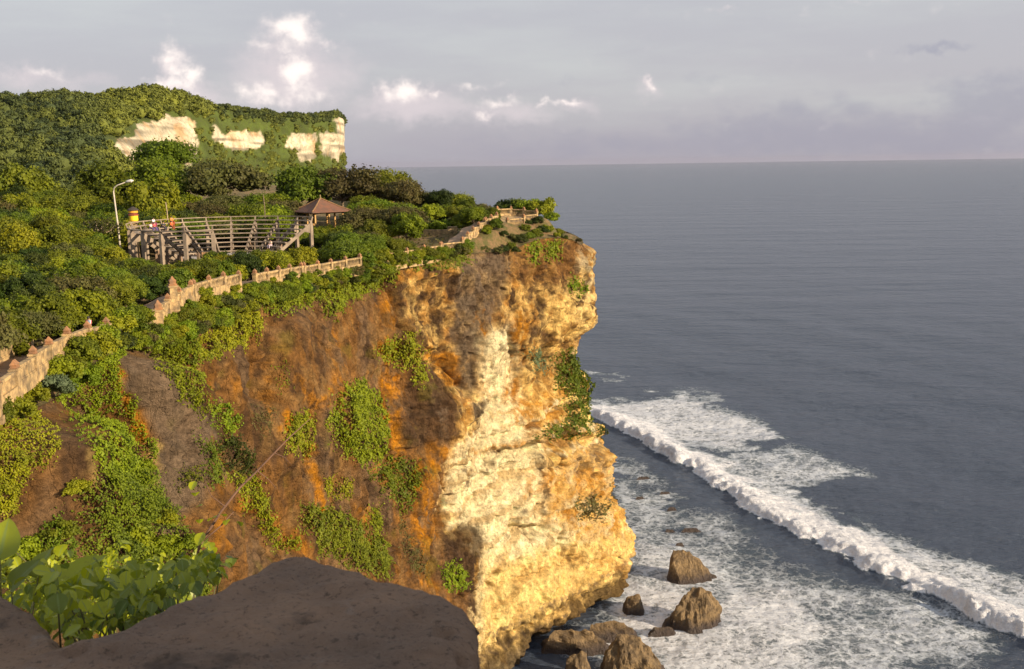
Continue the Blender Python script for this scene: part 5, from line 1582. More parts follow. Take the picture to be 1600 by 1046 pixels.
# small flat roofed hut among the trees
hp = unp(615, 309, 205); hz0 = float(ground(hp[0], hp[1]))
hut = empty('hut', (hp[0], hp[1], hz0), R(8)); tag(hut, 'low hut with a pale flat metal roof half hidden among the trees', 'hut')
hh_ = hp[2] - hz0
mb = MB(); mb.box((0, 0, hh_), (4.2, 3.4, 0.14), 0, 1, Matrix.Rotation(R(4), 3, 'X')); mb.build('roof', simple_mat('pale_metal', (0.55, 0.52, 0.50), 0.5, 0.15), hut)
mb = MB(); mb.box((0, 0.3, hh_ / 2 - 0.3), (3.0, 2.4, hh_ + 0.2)); mb.build('wall', M_DCONC, hut)
for x_ in (-1.9, 1.9):
    mb = MB(); mb.box((x_, -1.4, hh_ / 2 - 0.2), (0.14, 0.14, hh_)); mb.build('post', BARK_PALE, hut)

# ------------------------------------------------------------------ street lamp
lb = unp(188, 384, 150); lz = float(ground(lb[0], lb[1])) - 0.2
lt = unp(184, 298, 150)[2] - lz
lamp = empty('street_lamp', (lb[0], lb[1], lz)); tag(lamp, 'tall pale street lamp with a bent arm left of the stepped stand', 'street lamp')
M_GALV = simple_mat('galvanised_steel', (0.52, 0.47, 0.40), 0.5, 0.15, 2.0)
mb = MB(); mb.tube([(0, 0, 0), (-0.1, 0, lt * 0.5), (-0.35, 0, lt - 0.2), (-0.25, 0, lt + 0.35), (0.2, 0, lt + 0.7), (1.6, -0.2, lt + 1.15)], [0.15, 0.12, 0.095, 0.085, 0.075, 0.06], 8)
mb.build('pole', M_GALV, lamp, True)
mb = MB(); mb.tube([(1.45, -0.2, lt + 1.1), (1.7, -0.22, lt + 1.2), (2.2, -0.27, lt + 1.3), (2.55, -0.3, lt + 1.3)], [0.07, 0.17, 0.2, 0.08], 8)
lh = mb.build('lamp_head', simple_mat('lamp_shell', (0.62, 0.60, 0.58), 0.4, 0.1), lamp, True)
mb = MB(); mb.tube([(1.8, -0.23, lt + 1.13), (2.35, -0.28, lt + 1.2)], [0.10, 0.10], 8); mb.build('lens', simple_mat('lamp_glass', (0.75, 0.75, 0.72), 0.2, 0.05), lh, True)

# ------------------------------------------------------------------ yellow draped shrine
sp_ = unp(209, 346, 151); sz0 = float(ground(sp_[0], sp_[1]))
shr = empty('shrine', (sp_[0], sp_[1], sz0)); tag(shr, 'small shrine wrapped in bright yellow cloth under a dark thatched cap', 'shrine')
b0 = sp_[2] - sz0
mb = MB(); mb.box((0, 0, b0 / 2 - 0.4), (0.9, 0.9, b0 + 0.6), 0.2); mb.box((0, 0, b0 - 0.1), (1.2, 1.2, 0.2), 0.2); mb.build('pedestal', M_STONE, shr)
mb = MB(); mb.lathe((0, 0, b0), [(0.58, 0), (0.62, 0.2), (0.60, 0.6), (0.63, 0.78)], 16); mb.build('cloth', simple_mat('yellow_cloth', (0.85, 0.58, 0.02), 0.7, 0.1), shr, True)
mb = MB(); mb.lathe((0, 0, b0 + 0.79), [(0.72, 0), (0.72, 0.12), (0.50, 0.3), (0.50, 0.36)], 14); mb.build('sash', simple_mat('dark_red_cloth', (0.22, 0.05, 0.03), 0.8, 0.1), shr)
mb = MB(); mb.lathe((0, 0, b0 + 1.16), [(0.60, 0), (0.64, 0.26), (0.5, 0.32)], 14); mb.build('canopy', simple_mat('gold_cloth', (0.75, 0.38, 0.04), 0.7, 0.1), shr)
mb = MB(); mb.lathe((0, 0, b0 + 1.49), [(0.82, 0), (0.7, 0.16), (0.12, 0.5)], 14); mb.build('roof', simple_mat('black_thatch', (0.05, 0.04, 0.035), 0.95, 0.2, 6), shr)

# ------------------------------------------------------------------ people
def skin_mesh(name, verts, edges, rad, mat, sub=1):
    me = bpy.data.meshes.new(name); me.from_pydata(verts, edges, [])
    o = bpy.data.objects.new(name, me); COL.objects.link(o)
    md = o.modifiers.new('skin', 'SKIN')
    for i, r in enumerate(rad):
        me.skin_vertices[0].data[i].radius = (r, r)
    me.skin_vertices[0].data[0].use_root = True
    s_ = o.modifiers.new('sub', 'SUBSURF'); s_.levels = sub; s_.render_levels = sub
    bpy.context.view_layer.update()
    dg = bpy.context.evaluated_depsgraph_get()
    m2 = bpy.data.meshes.new_from_object(o.evaluated_get(dg))
    m2.materials.clear(); m2.materials.append(mat)
    m2.polygons.foreach_set('use_smooth', [True] * len(m2.polygons))
    bpy.data.objects.remove(o)
    return m2


SKINM = simple_mat('skin', (0.45, 0.26, 0.16), 0.6, 0.08)
HAIRM = simple_mat('dark_hair', (0.02, 0.015, 0.012), 0.6, 0.2)


def pose_pts(pose):
    # pelvis, belly, chest, neck, head, headtop, shL, elL, haL, shR, elR, haR, hipL, knL, anL, toL, hipR, knR, anR, toR   (faces -y)
    if pose == 'walk':
        return [(0, 0, .95), (0, 0, 1.12), (0, -.01, 1.36), (0, 0, 1.50), (0, -.02, 1.60), (0, -.01, 1.72), (-.19, 0, 1.42), (-.24, .08, 1.15), (-.22, -.04, .92), (.19, 0, 1.42), (.24, -.02, 1.14), (.22, -.18, .96),
                (-.10, 0, .90), (-.11, -.16, .50), (-.11, -.10, .08), (-.11, -.26, .04), (.10, 0, .90), (.11, .06, .50), (.11, .26, .12), (.11, .14, .03)]
    if pose == 'stand':
        return [(0, 0, .95), (0, 0, 1.12), (0, -.01, 1.36), (0, 0, 1.50), (0, -.02, 1.60), (0, -.01, 1.72), (-.19, 0, 1.42), (-.25, .02, 1.15), (-.22, -.12, .95), (.19, 0, 1.42), (.25, .02, 1.14), (.20, -.14, 1.12),
                (-.10, 0, .90), (-.11, -.02, .50), (-.12, .02, .08), (-.12, -.16, .04), (.10, 0, .90), (.11, -.02, .50), (.12, .02, .08), (.13, -.16, .04)]
    return [(0, 0, .10), (0, .02, .28), (0, -.02, .52), (0, -.03, .66), (0, -.06, .76), (0, -.05, .88), (-.19, -.01, .58), (-.24, -.06, .32), (-.14, -.30, .22), (.19, -.01, .58), (.24, -.06, .32), (.12, -.32, .22),
            (-.10, -.02, .10), (-.13, -.44, .14), (-.12, -.46, -.32), (-.12, -.60, -.37), (.10, -.02, .10), (.14, -.44, .14), (.13, -.42, -.32), (.13, -.57, -.37)]


BE = [(0, 1), (1, 2), (2, 3), (3, 4), (4, 5), (2, 6), (6, 7), (7, 8), (2, 9), (9, 10), (10, 11), (0, 12), (12, 13), (13, 14), (14, 15), (0, 16), (16, 17), (17, 18), (18, 19)]
BR = [.13, .12, .14, .055, .095, .07, .06, .042, .032, .06, .042, .032, .09, .06, .04, .03, .09, .06, .04, .03]
PM = {}


def person(x, y, z, rz, pose, shirt, pants, label, group=None, hat=None):
    p = pose_pts(pose)
    if pose not in PM:
        vs, es, rd = list(p), list(BE), list(BR)
        for hi, ei in ((8, 7), (11, 10)):          # hand: palm, four fingers and a thumb
            h_ = Vector(p[hi]); d = (h_ - Vector(p[ei])).normalized(); sdv = d.cross(Vector((0, 1, 0.2))).normalized()
            pal = len(vs); vs.append(tuple(h_ + d * 0.07)); rd.append(.026); es.append((hi, pal))
            for k, ln in enumerate((.075, .085, .08, .06)):
                a_ = h_ + d * .09 + sdv * (k - 1.5) * .022
                n0 = len(vs); vs.append(tuple(a_)); vs.append(tuple(a_ + d * ln + Vector((0, -.012, -.01)))); rd += [.009, .008]; es += [(pal, n0), (n0, n0 + 1)]
            n0 = len(vs); vs.append(tuple(h_ + d * .03 - sdv * .045)); vs.append(tuple(h_ + d * .075 - sdv * .065)); rd += [.011, .009]; es += [(hi, n0), (n0, n0 + 1)]
        nl = len(vs); vs.append((p[4][0], p[4][1] - .105, p[4][2] - .005)); rd.append(.018); es.append((4, nl))   # nose
        body = skin_mesh('body_' + pose, vs, es, rd, SKINM, 1)
        tv = [p[i] for i in (0, 1, 2, 6, 7, 9, 10)]
        sh = skin_mesh('shirt_' + pose, tv, [(0, 1), (1, 2), (2, 3), (3, 4), (2, 5), (5, 6)], [.15, .155, .165, .09, .075, .09, .075], SKINM, 1)
        pv_ = [p[i] for i in (0, 12, 13, 14, 16, 17, 18)]
        pt = skin_mesh('trousers_' + pose, pv_, [(0, 1), (1, 2), (2, 3), (0, 4), (4, 5), (5, 6)], [.15, .115, .085, .07, .115, .085, .07], SKINM, 1)
        PM[pose] = (body, sh, pt)
    body, sh, pt = PM[pose]
    root = empty('person', (x, y, z), rz)
    tag(root, label, 'person', group)
    link('body', body, root)
    for nm, me_, col in (('shirt', sh, shirt), ('trousers', pt, pants)):
        m2 = me_.copy(); m2.materials[0] = simple_mat('cloth_' + nm, col, 0.85, 0.1); link(nm, m2, root)
    mb = MB(); h_ = p[4]
    mb.lathe((h_[0], h_[1] + .025, h_[2] - .01), [(.05, -.06), (.105, -.01), (.112, .05), (.09, .11), (.04, .145), (.005, .15)], 12)
    mb.build('hair', HAIRM, root, True)
    return root


def arcpt(r, deg):
    return TH_C[0] + r * math.cos(R(deg)), TH_C[1] + r * math.sin(R(deg))


for r, dg_, sh_, pa_, lab in [(6, 166, (0.75, 0.6, 0.55), (0.1, 0.07, 0.2), 'person in a pale top sitting at the left end of the group on the stand'), (6, 162, (0.65, 0.08, 0.12), (0.12, 0.08, 0.25), 'person in a crimson top and purple trousers sitting on the stand'),
                              (7, 158, (0.7, 0.65, 0.7), (0.25, 0.05, 0.12), 'person in a white top sitting on the top bench beside the crimson top'), (6, 153, (0.04, 0.05, 0.06), (0.05, 0.05, 0.07), 'person in dark clothes sitting between the two groups on the stand'),
                              (6, 146, (0.7, 0.12, 0.03), (0.3, 0.08, 0.03), 'person in an orange-red top sitting near the thin yellow pole'), (7, 143, (0.75, 0.22, 0.05), (0.35, 0.06, 0.03), 'person in a bright orange top on the top bench by the yellow pole')]:
    x, y = arcpt(rs[r], dg_)
    person(x, y, TZ + zs[r] + 0.06, R(dg_ - 90) , 'sit', sh_, pa_, lab)
x, y = arcpt(rs[1], 58)
person(x, y, TZ + zs[1] + 0.06, R(58 - 90), 'sit', (0.8, 0.62, 0.5), (0.5, 0.42, 0.5), 'person in a pale top sitting alone on the low benches beside the stage')
for px, D, sh_, pa_, pose, rz, lab in [(165, 78.5, (0.42, 0.5, 0.62), (0.08, 0.09, 0.13), 'walk', 2.6, 'person in a light blue shirt walking on the path behind the parapet'),
                                       (172, 79.8, (0.45, 0.10, 0.12), (0.1, 0.08, 0.08), 'walk', 2.7, 'person in a dark red shirt following the light blue shirt on the path'),
                                       (6, 62.5, (0.06, 0.08, 0.22), (0.08, 0.07, 0.1), 'stand', 0.3, 'person in a navy top leaning at the near balustrade'),
                                       (-1, 63.5, (0.55, 0.42, 0.05), (0.1, 0.08, 0.1), 'stand', 0.6, 'person in a yellow top at the left picture edge behind the balustrade')]:
    i = np.argmin(np.abs(proj(fl)[0] - px)); base = PV[1, i]
    person(base[0], base[1], base[2] + 0.02, rz, pose, sh_, pa_, lab)

# ------------------------------------------------------------------ rocks in the surf
def hull_rock(name, pts, seed, mat, amp=0.25, cuts=4, sc=1.6):
    bm = bmesh.new()
    for p in pts: bm.verts.new(p)
    r_ = bmesh.ops.convex_hull(bm, input=bm.verts)
    bmesh.ops.delete(bm, geom=[g for g in bm.verts if not g.link_faces], context='VERTS')
    bmesh.ops.triangulate(bm, faces=bm.faces)
    for _ in range(cuts):
        bmesh.ops.subdivide_edges(bm, edges=bm.edges, cuts=1, use_grid_fill=True, smooth=0.06)
    bm.normal_update()
    co = np.array([v.co for v in bm.verts]); nn = np.array([v.normal for v in bm.verts])
    dd = amp * 1.3 * (ridged(co / np.array([sc, sc, sc * 1.8]) + seed * 3.1, 5, seed) - 0.3) + amp * 1.2 * fbm(co / (sc * 2) + seed, 3, seed + 1) + 0.35 * amp * vnoise(np.stack([co[:, 0] * 1.3, co[:, 1] * 1.3, co[:, 2] * 0.3], -1) * 1.5, seed + 2)
    for v, d_, n_ in zip(bm.verts, dd, nn): v.co += Vector(n_) * float(d_)
    me = bpy.data.meshes.new(name); bm.to_mesh(me); bm.free()
    me.polygons.foreach_set('use_smooth', [False] * len(me.polygons))
    me.materials.append(mat)
    return me


m_rock, nt, b = material('sea_rock')
ps = nt.pos(); sz_ = nt.new('ShaderNodeSeparateXYZ'); nt.put(sz_.inputs[0], ps)
c = nt.mix(nt.ss(nt.noise(ps, 0.9, 7, 0.7), 0.3, 0.7), (0.30, 0.205, 0.10), (0.10, 0.07, 0.042))
c = nt.mix(nt.ss(nt.m('ADD', sz_.outputs[2], nt.m('MULTIPLY', nt.noise(ps, 1.5, 4, 0.6), 1.5)), 3.0, 1.2), c, (0.05, 0.034, 0.028))
nt.put(b.inputs['Base Color'], c); nt.put(b.inputs['Roughness'], nt.ss(sz_.outputs[2], 0.0, 1.6, 0.35, 0.9))
nt.put(b.inputs['Normal'], nt.bump(nt.m('ADD', nt.noise(ps, 1.6, 9, 0.72), nt.noise(nt.mapping(ps, scale=(3, 3, 0.6)), 1.0, 6, 0.6)), 1.0, 0.5))


def sea_rock(px, py, pts, seed, lab, amp=0.3, name='rock', mat=None, cuts=4):
    c = unpz(px, py)
    o = link(name, hull_rock('rock', pts, seed, mat or m_rock, amp, cuts), loc=c)
    return tag(o, lab, 'rock')


sea_rock(1075, 905, [(-4.3, -1.2, -1), (-3.2, 2.5, -1), (4.6, 2.2, -1), (4.4, -1.5, -1), (-1.2, -3.6, -1), (-2.5, 1.5, 5.0), (-0.8, 1.2, 5.2), (0.8, 0.8, 4.6), (-2.8, -0.6, 3.4), (3.6, 0.6, 1.6), (2.4, 0.8, 3.2)], 3, 'wedge-shaped rock with one dark side, farthest out in the surf', 0.22)
sea_rock(1098, 905, [(-1.5, -.8, -1), (3.2, -.7, -1), (2.8, .8, -1), (-1, .8, -1), (0, 0, 1.4), (2.3, 0, .7)], 4, 'low dark tail of rock right of the wedge-shaped rock', 0.15)
sea_rock(1082, 975, [(-3.6, -2.2, -1), (-3.2, 2, -1), (4.2, 2.4, -1), (4.6, -0.5, -1), (0.8, -4.0, -1), (-2.8, -0.5, 3.4), (0.4, 1.6, 5.6), (2.2, 1.2, 5.4), (2.4, -0.4, 3.6), (4.3, 0.5, 2.6), (0.2, -2.8, 2.0), (-1.2, 0.8, 4.6)], 8, 'large rough golden rock in the middle of the surf', 0.45)
sea_rock(1043, 978, [(-1.2, -.8, -1), (1.2, -.8, -1), (1, .8, -1), (-1, .8, -1), (0.3, 0, 1.6), (-.4, .3, 1.1)], 9, 'small golden knob of rock left of the large rough rock', 0.15)
sea_rock(1032, 990, [(-2.6, -.8, -1), (2.6, -.8, -1), (2.8, 1, -1), (-2.4, 1, -1), (-1, 0, .9), (1.6, .3, .8)], 10, 'low wet dark ledge of rock in front of the golden knob', 0.18)
sea_rock(990, 955, [(-1.6, -1.4, -1), (1.5, -1.5, -1), (1.6, 1.3, -1), (-1.6, 1.3, -1), (-1.0, 0, 2.6), (0.9, 0, 2.7), (1.2, -.8, 1.8), (0, -1.2, 1.9)], 12, 'rounded boulder tucked against the foot of the cliff corner', 0.25)
sea_rock(985, 1052, [(-4.6, -2.4, -1), (4.6, -2.6, -1), (5.0, 1.6, -1), (-4.2, 2.6, -1), (-3.6, -0.6, 3.2), (-1.8, 0.8, 5.6), (0.6, 1.0, 5.5), (2.9, 0.2, 4.0), (4.4, -0.6, 2.2), (-0.8, -2.2, 3.0), (2.4, -2.2, 2.6)], 15, 'broad brown boulder at the mouth of the sea cave', 0.4)
sea_rock(902, 1062, [(-2.4, -1.6, -1), (2.4, -1.6, -1), (2.4, 1.6, -1), (-2.4, 1.6, -1), (-1.4, 0, 3.2), (0.8, 0.4, 4.2), (1.9, 0, 2.8), (0, -1.3, 2.4)], 17, 'pointed boulder in the shade under the cliff', 0.35)
sea_rock(905, 1020, [(-6, -1, -1), (5, -1, -1), (5, 3, -1), (-6, 3, -1), (-4, 1, 3.4), (1.0, 1.5, 3.0), (3.6, 1, 1.4)], 21, 'dark red-brown rock filling the back of the sea cave', 0.4)
sea_rock(950, 1000, [(-4.5, -1, -1), (5, -1, -1), (5, 3, -1), (-4, 3, -1), (-2.5, 1, 2.0), (1.0, 1.5, 2.6), (3.6, 1, 1.4)], 19, 'reddish wet rock shelf at the foot of the cliff behind the broad boulder', 0.35)
for px, py, s_, lab in [(1006, 748, 2.2, 'thin dark reef ledge nearest the cliff in the foam'), (1040, 772, 1.8, 'narrow dark reef ledge in the upper wash'), (1050, 796, 1.3, 'small dark reef ledge below the narrow one'), (1000, 779, 1.4, 'dark reef ledge beside the cliff edge'),
                        (1080, 829, 2.6, 'longest dark reef ledge above the wedge-shaped rock'), (1047, 830, 1.5, 'dark reef ledge left of the longest one'), (1062, 852, 1.2, 'little dark reef ledge just above the wedge-shaped rock')]:
    sea_rock(px, py, [(-s_, -.5, -.8), (s_, -.4, -.8), (s_ * .8, .6, -.8), (-s_ * .8, .6, -.8), (-s_ * .5, 0, .45), (s_ * .4, .1, .38)], int(px), lab, 0.12, 'reef_ledge', None, 3)

# ------------------------------------------------------------------ viewpoint: parapet stones, terrace, near cliff, plants
m_par, nt, b = material('parapet_stone')
tc = nt.pos()
n1_ = nt.noise(tc, 2.2, 7, 0.65); n2_ = nt.noise(tc, 14, 6, 0.7); n3_ = nt.noise(tc, 110, 6, 0.75)
c = nt.mix(nt.ss(n1_, 0.35, 0.68), (0.46, 0.30, 0.20), (0.24, 0.17, 0.13))
c = nt.mix(nt.m('MULTIPLY', nt.ss(n2_, 0.52, 0.72), 0.45), c, (0.24, 0.19, 0.16))
c = nt.mix(nt.m('MULTIPLY', nt.ss(n3_, 0.50, 0.72), 0.45), c, (0.40, 0.31, 0.25))
c = nt.mix(nt.m('MULTIPLY', nt.ss(nt.noise(nt.mapping(tc, loc=(1, 5, 3)), 90, 6, 0.75), 0.52, 0.66), 0.6), c, (0.05, 0.038, 0.032))
c = nt.mix(nt.m('MULTIPLY', nt.ss(nt.noise(tc, 7.5, 4, 0.6), 0.60, 0.70), 0.55), c, (0.055, 0.045, 0.04))
c = nt.mix(nt.m('MULTIPLY', nt.ss(nt.noise(nt.mapping(tc, loc=(4, 2, 7)), 4.5, 6, 0.75), 0.58, 0.72), 0.7), c, (0.44, 0.39, 0.36))
nt.put(b.inputs['Base Color'], c); b.inputs['Roughness'].default_value = 0.85
b.inputs['Specular IOR Level'].default_value = 0.3
hb_ = nt.m('ADD', nt.m('MULTIPLY', n2_, 1.0), nt.m('MULTIPLY', n3_, 0.5))
nt.put(b.inputs['Normal'], nt.bump(hb_, 1.0, 0.045))


def slab(name, pxs, ztop_, thick, lab, cat, bev=0.03, extra=()):
    pts = [unpz(px, py, ztop_) for px, py in pxs] + [np.array([x, y, ztop_]) for x, y in extra]
    bm = bmesh.new()
    vt = [bm.verts.new(p) for p in pts]; vb = [bm.verts.new((p[0] * 0.985, p[1] * 0.985, p[2] - thick)) for p in pts]
    n_ = len(pts)
    bm.faces.new(vt); bm.faces.new(vb[::-1])
    for i in range(n_): bm.faces.new((vt[i], vb[i], vb[(i + 1) % n_], vt[(i + 1) % n_]))
    bmesh.ops.recalc_face_normals(bm, faces=bm.faces)
    bmesh.ops.bevel(bm, geom=[e for e in bm.edges], offset=bev, segments=5, profile=0.5, affect='EDGES', clamp_overlap=True)
    bmesh.ops.triangulate(bm, faces=bm.faces)
    for _ in range(6):
        es = [e for e in bm.edges if e.calc_length() > 0.018]
        if not es: break
        bmesh.ops.subdivide_edges(bm, edges=es, cuts=1)
        bmesh.ops.triangulate(bm, faces=[f for f in bm.faces if len(f.verts) > 3])
    bm.normal_update()
    co = np.array([v.co for v in bm.verts]); nn = np.array([v.normal for v in bm.verts])
    dd = 0.008 * fbm(co * 6, 4, 161) + 0.006 * fbm(co * 28, 3, 163) + 0.010 * fbm(co * 2.0, 2, 165) - 0.012 * smooth(0.5, 0.8, fbm(co * 11, 3, 167)) - 0.006 * smooth(0.86, 0.98, ridged(co * 2.2, 2, 169))
    for v, d_, n2 in zip(bm.verts, dd, nn): v.co += Vector(n2) * float(d_)
    me = bpy.data.meshes.new(name); bm.to_mesh(me); bm.free()
    me.polygons.foreach_set('use_smooth', [True] * len(me.polygons)); me.materials.append(m_par)
    return tag(link(name, me), lab, cat)


ZP = 74.36
slab('parapet_stone', [(462, 852), (600, 893), (700, 918), (748, 938), (752, 975), (742, 1046), (715, 1300)], ZP, 0.42, 'big dark grey coping stone of the viewpoint parapet, peaked at its far corner', 'stone block', 0.035,
     extra=[(-0.16, 0.62), (-0.75, 0.62), (-0.95, 0.85), tuple(unpz(-60, 1062, ZP)[:2]), tuple(unpz(160, 985, ZP)[:2]), tuple(unpz(330, 912, ZP)[:2])])
slab('parapet_stone', [(-260, 830), (-120, 858), (0, 915), (60, 962), (112, 1012), (60, 1060), (-260, 1180)], ZP - 0.10, 0.4, 'second darker coping stone in the lower left corner', 'stone block', 0.03, extra=[(-1.3, 1.0)])
mb = MB(); mb.box((-0.55, 0.98, 73.65), (0.75, 0.5, 0.68), R(30)); mb.box((-1.5, 1.3, 73.6), (1.2, 0.45, 0.6), R(10))
tag(mb.build('parapet_wall', m_par), 'rough stone wall carrying the two coping stones of the viewpoint', 'wall')
# terrace slab
mb = MB(); mb.box((0.2, -2.4, 73.15), (7.0, 6.2, 0.3), 0.0)
tag(mb.build('viewpoint_pavement', M_PAVE), kind='structure')
# near cliff below the viewpoint
na, nzz = 160, 120
th = np.linspace(0, 2 * math.pi, na, endpoint=False)
zz = np.linspace(73.0, -6, nzz)
Bx = np.zeros((nzz, na, 3))
for i, z in enumerate(zz):
    gr = (73 - z) * 0.10
    rx = 5.4 + gr; ry = 4.6 + gr * 0.6
    Bx[i, :, 0] = -1.5 + np.sign(np.cos(th)) * rx * np.abs(np.cos(th)) ** 0.7
    Bx[i, :, 1] = -2.9 + np.sign(np.sin(th)) * ry * np.abs(np.sin(th)) ** 0.7
    Bx[i, :, 2] = z
nrm_ = np.stack([np.cos(th), np.sin(th), 0 * th], -1)
amp_ = smooth(0, 6, 73 - zz)[:, None]
Bx += nrm_[None] * (amp_ * (1.2 * ridged(Bx / 5, 4, 171) + 0.4 * fbm(Bx / 1.2, 4, 173)))[..., None]
Bx = np.concatenate([Bx, Bx[:, :1]], 1)
topc = np.repeat(np.array([[[-1.5, -2.9, 73.0]]]), na + 1, 1)
Bx = np.concatenate([topc, Bx], 0)
colr = np.clip(np.array((0.22, 0.14, 0.08)) * (1 + 0.4 * fbm(Bx / 2, 4, 175))[..., None], 0.02, 0.9)
me = mesh_from('near_cliff', Bx.reshape(-1, 3), grid_faces(Bx.shape[0], Bx.shape[1]), m_cliff, True, {'rock_colour': ('C', colr.reshape(-1, 3))})
tag(link('viewpoint_cliff', me), kind='structure')
# tall unseen wall added behind the viewpoint to keep the parapet in shade
dh = Vector((SDIR.x, SDIR.y, 0)).normalized(); pc = Vector((-0.3, 1.0, 0)) + dh * 3.3
mb = MB(); rzw = math.atan2(dh.y, dh.x) + math.pi / 2
ax_ = Vector((math.cos(rzw), math.sin(rzw), 0)); ax_ = ax_ if ax_.y > 0 else -ax_
pc = pc - ax_ * 1.27
mb.box((pc.x, pc.y, 74.3), (3.9, 0.4, 2.24), rzw); mb.box((pc.x, pc.y, 75.46), (4.0, 0.56, 0.12), rzw)
o = mb.build('added_shade_wall', M_STONE); tag(o, 'tall plain stone wall added behind the camera to shade the parapet', 'wall')

# broad leaves growing up over the parapet
def leaf_geo(seed, heart=True):
    rg_ = np.random.default_rng(seed)
    nu_, nv_ = 9, 7
    u = np.linspace(0, 1, nu_); v = np.linspace(-1, 1, nv_)
    wd = 0.46 * np.sin(np.clip(u, 0, 1) ** (0.62 if heart else 0.9) * math.pi) ** 0.75
    wd[0] = 0.02; wd[-1] = 0.004
    U, Vv = np.meshgrid(u, v, indexing='ij')
    W = wd[:, None] * Vv
    Xl = U - 0.08 * (np.abs(Vv) ** 2) * (1 - U) * (1 if heart else 0)
    Zl = 0.13 * np.abs(Vv) ** 1.3 * wd[:, None] * 2 - 0.16 * U ** 2 + 0.02 * np.sin(U * 16 + np.abs(Vv) * 3) * np.abs(Vv)
    return np.stack([Xl, W, Zl], -1).reshape(-1, 3), grid_faces(nu_, nv_)


m_leaf, nt, b = material('broad_leaf')
tn = nt.attr('tone'); vn_ = nt.attr('vein')
c = nt.mix(tn, (0.06, 0.12, 0.024), (0.44, 0.48, 0.012))
c = nt.mix(nt.m('MULTIPLY', nt.ss(vn_, 0.80, 0.98), 0.75), c, (0.22, 0.30, 0.08))
c = nt.mix(nt.m('MULTIPLY', nt.ss(nt.noise(nt.pos(), 60, 3, 0.6), 0.6, 0.75), 0.4), c, (0.12, 0.10, 0.02))
nt.put(b.inputs['Base Color'], c); b.inputs['Roughness'].default_value = 0.42
t = nt.new('ShaderNodeBsdfTranslucent'); nt.put(t.inputs[0], c)
ms = nt.new('ShaderNodeMixShader'); ms.inputs[0].default_value = 0.38
out = [x for x in m_leaf.node_tree.nodes if x.type == 'OUTPUT_MATERIAL'][0]
nt.l.new(b.outputs[0], ms.inputs[1]); nt.l.new(t.outputs[0], ms.inputs[2]); nt.l.new(ms.outputs[0], out.inputs[0])
vu = np.repeat(np.linspace(0, 1, 9), 7); vv_ = np.tile(np.linspace(-1, 1, 7), 9)
veinv = 1 - np.abs(vv_) * 1.2
M_STEM = simple_mat('green_stem', (0.13, 0.12, 0.04), 0.6, 0.3, 8)
M_TWIG = simple_mat('dry_twig', (0.15, 0.08, 0.05), 0.8, 0.3, 8)


def broad_plant(foot_p, leaves, seed, label, name='broad_leaved_plant', stem_mat=None, thick=0.006):
    rg_ = np.random.default_rng(seed)
    root = empty(name, tuple(foot_p)); tag(root, label, 'plant')
    VV = []; FF = []; TT = []; VE = []; nv_ = 0
    sb = MB()
    fp_ = Vector(foot_p)
    for (P_, size, tone, up) in leaves:
        P_ = Vector(P_)
        V, F = leaf_geo(int(rg_.integers(1e6)), size > 0.06)
        V = V * size * np.array([1, rg_.uniform(0.62, 1.05), rg_.uniform(0.6, 1.6)])
        az_ = rg_.uniform(0, 2 * math.pi); tilt = R(rg_.uniform(10, 60)) if not up else R(rg_.uniform(55, 85))
        M = Matrix.Rotation(az_, 3, 'Z') @ Matrix.Rotation(tilt, 3, 'Y') @ Matrix.Rotation(rg_.uniform(-.5, .5), 3, 'X')
        if up:   # turned to show its face to the sea side
            M = Matrix.Rotation(R(rg_.uniform(-50, 10)), 3, 'Z') @ Matrix.Rotation(R(rg_.uniform(40, 75)), 3, 'X') @ Matrix.Rotation(R(rg_.uniform(60, 120)), 3, 'Z')
        Vw = V @ np.array(M).T + np.array(P_ - fp_)
        VV.append(Vw); FF.append(F + nv_); nv_ += len(V); TT.append(np.full(len(V), tone)); VE.append(veinv)
        a_ = P_ - fp_
        if size > 0.05 or rg_.random() < 0.06:
            b_ = Vector((a_.x * 0.35 + rg_.uniform(-.04, .04), a_.y * 0.35 + rg_.uniform(-.04, .04), a_.z * 0.55))
            sb.tube([(0, 0, -0.1), b_, a_], [thick * .6, thick * 0.4, thick * 0.2], 5)
    me = mesh_from('foliage', np.concatenate(VV), np.concatenate(FF), m_leaf, True, {'tone': ('F', np.concatenate(TT)), 'vein': ('F', np.concatenate(VE))})
    link('foliage', me, root)
    if sb.v: sb.build('stem', stem_mat or M_STEM, root, True)
    return root


rg = np.random.default_rng(55)


def fill(n, poly, Dlo, Dhi, slo, shi, tlo, thi):
    xs = [p[0] for p in poly]; ys = [p[1] for p in poly]; out = []
    while len(out) < n:
        px, py = rg.uniform(min(xs), max(xs)), rg.uniform(min(ys), max(ys))
        if inpoly(np.array(px), np.array(py), poly):
            out.append((unp(px, py, rg.uniform(Dlo, Dhi)), rg.uniform(slo, shi), rg.uniform(tlo, thi), False))
    return out


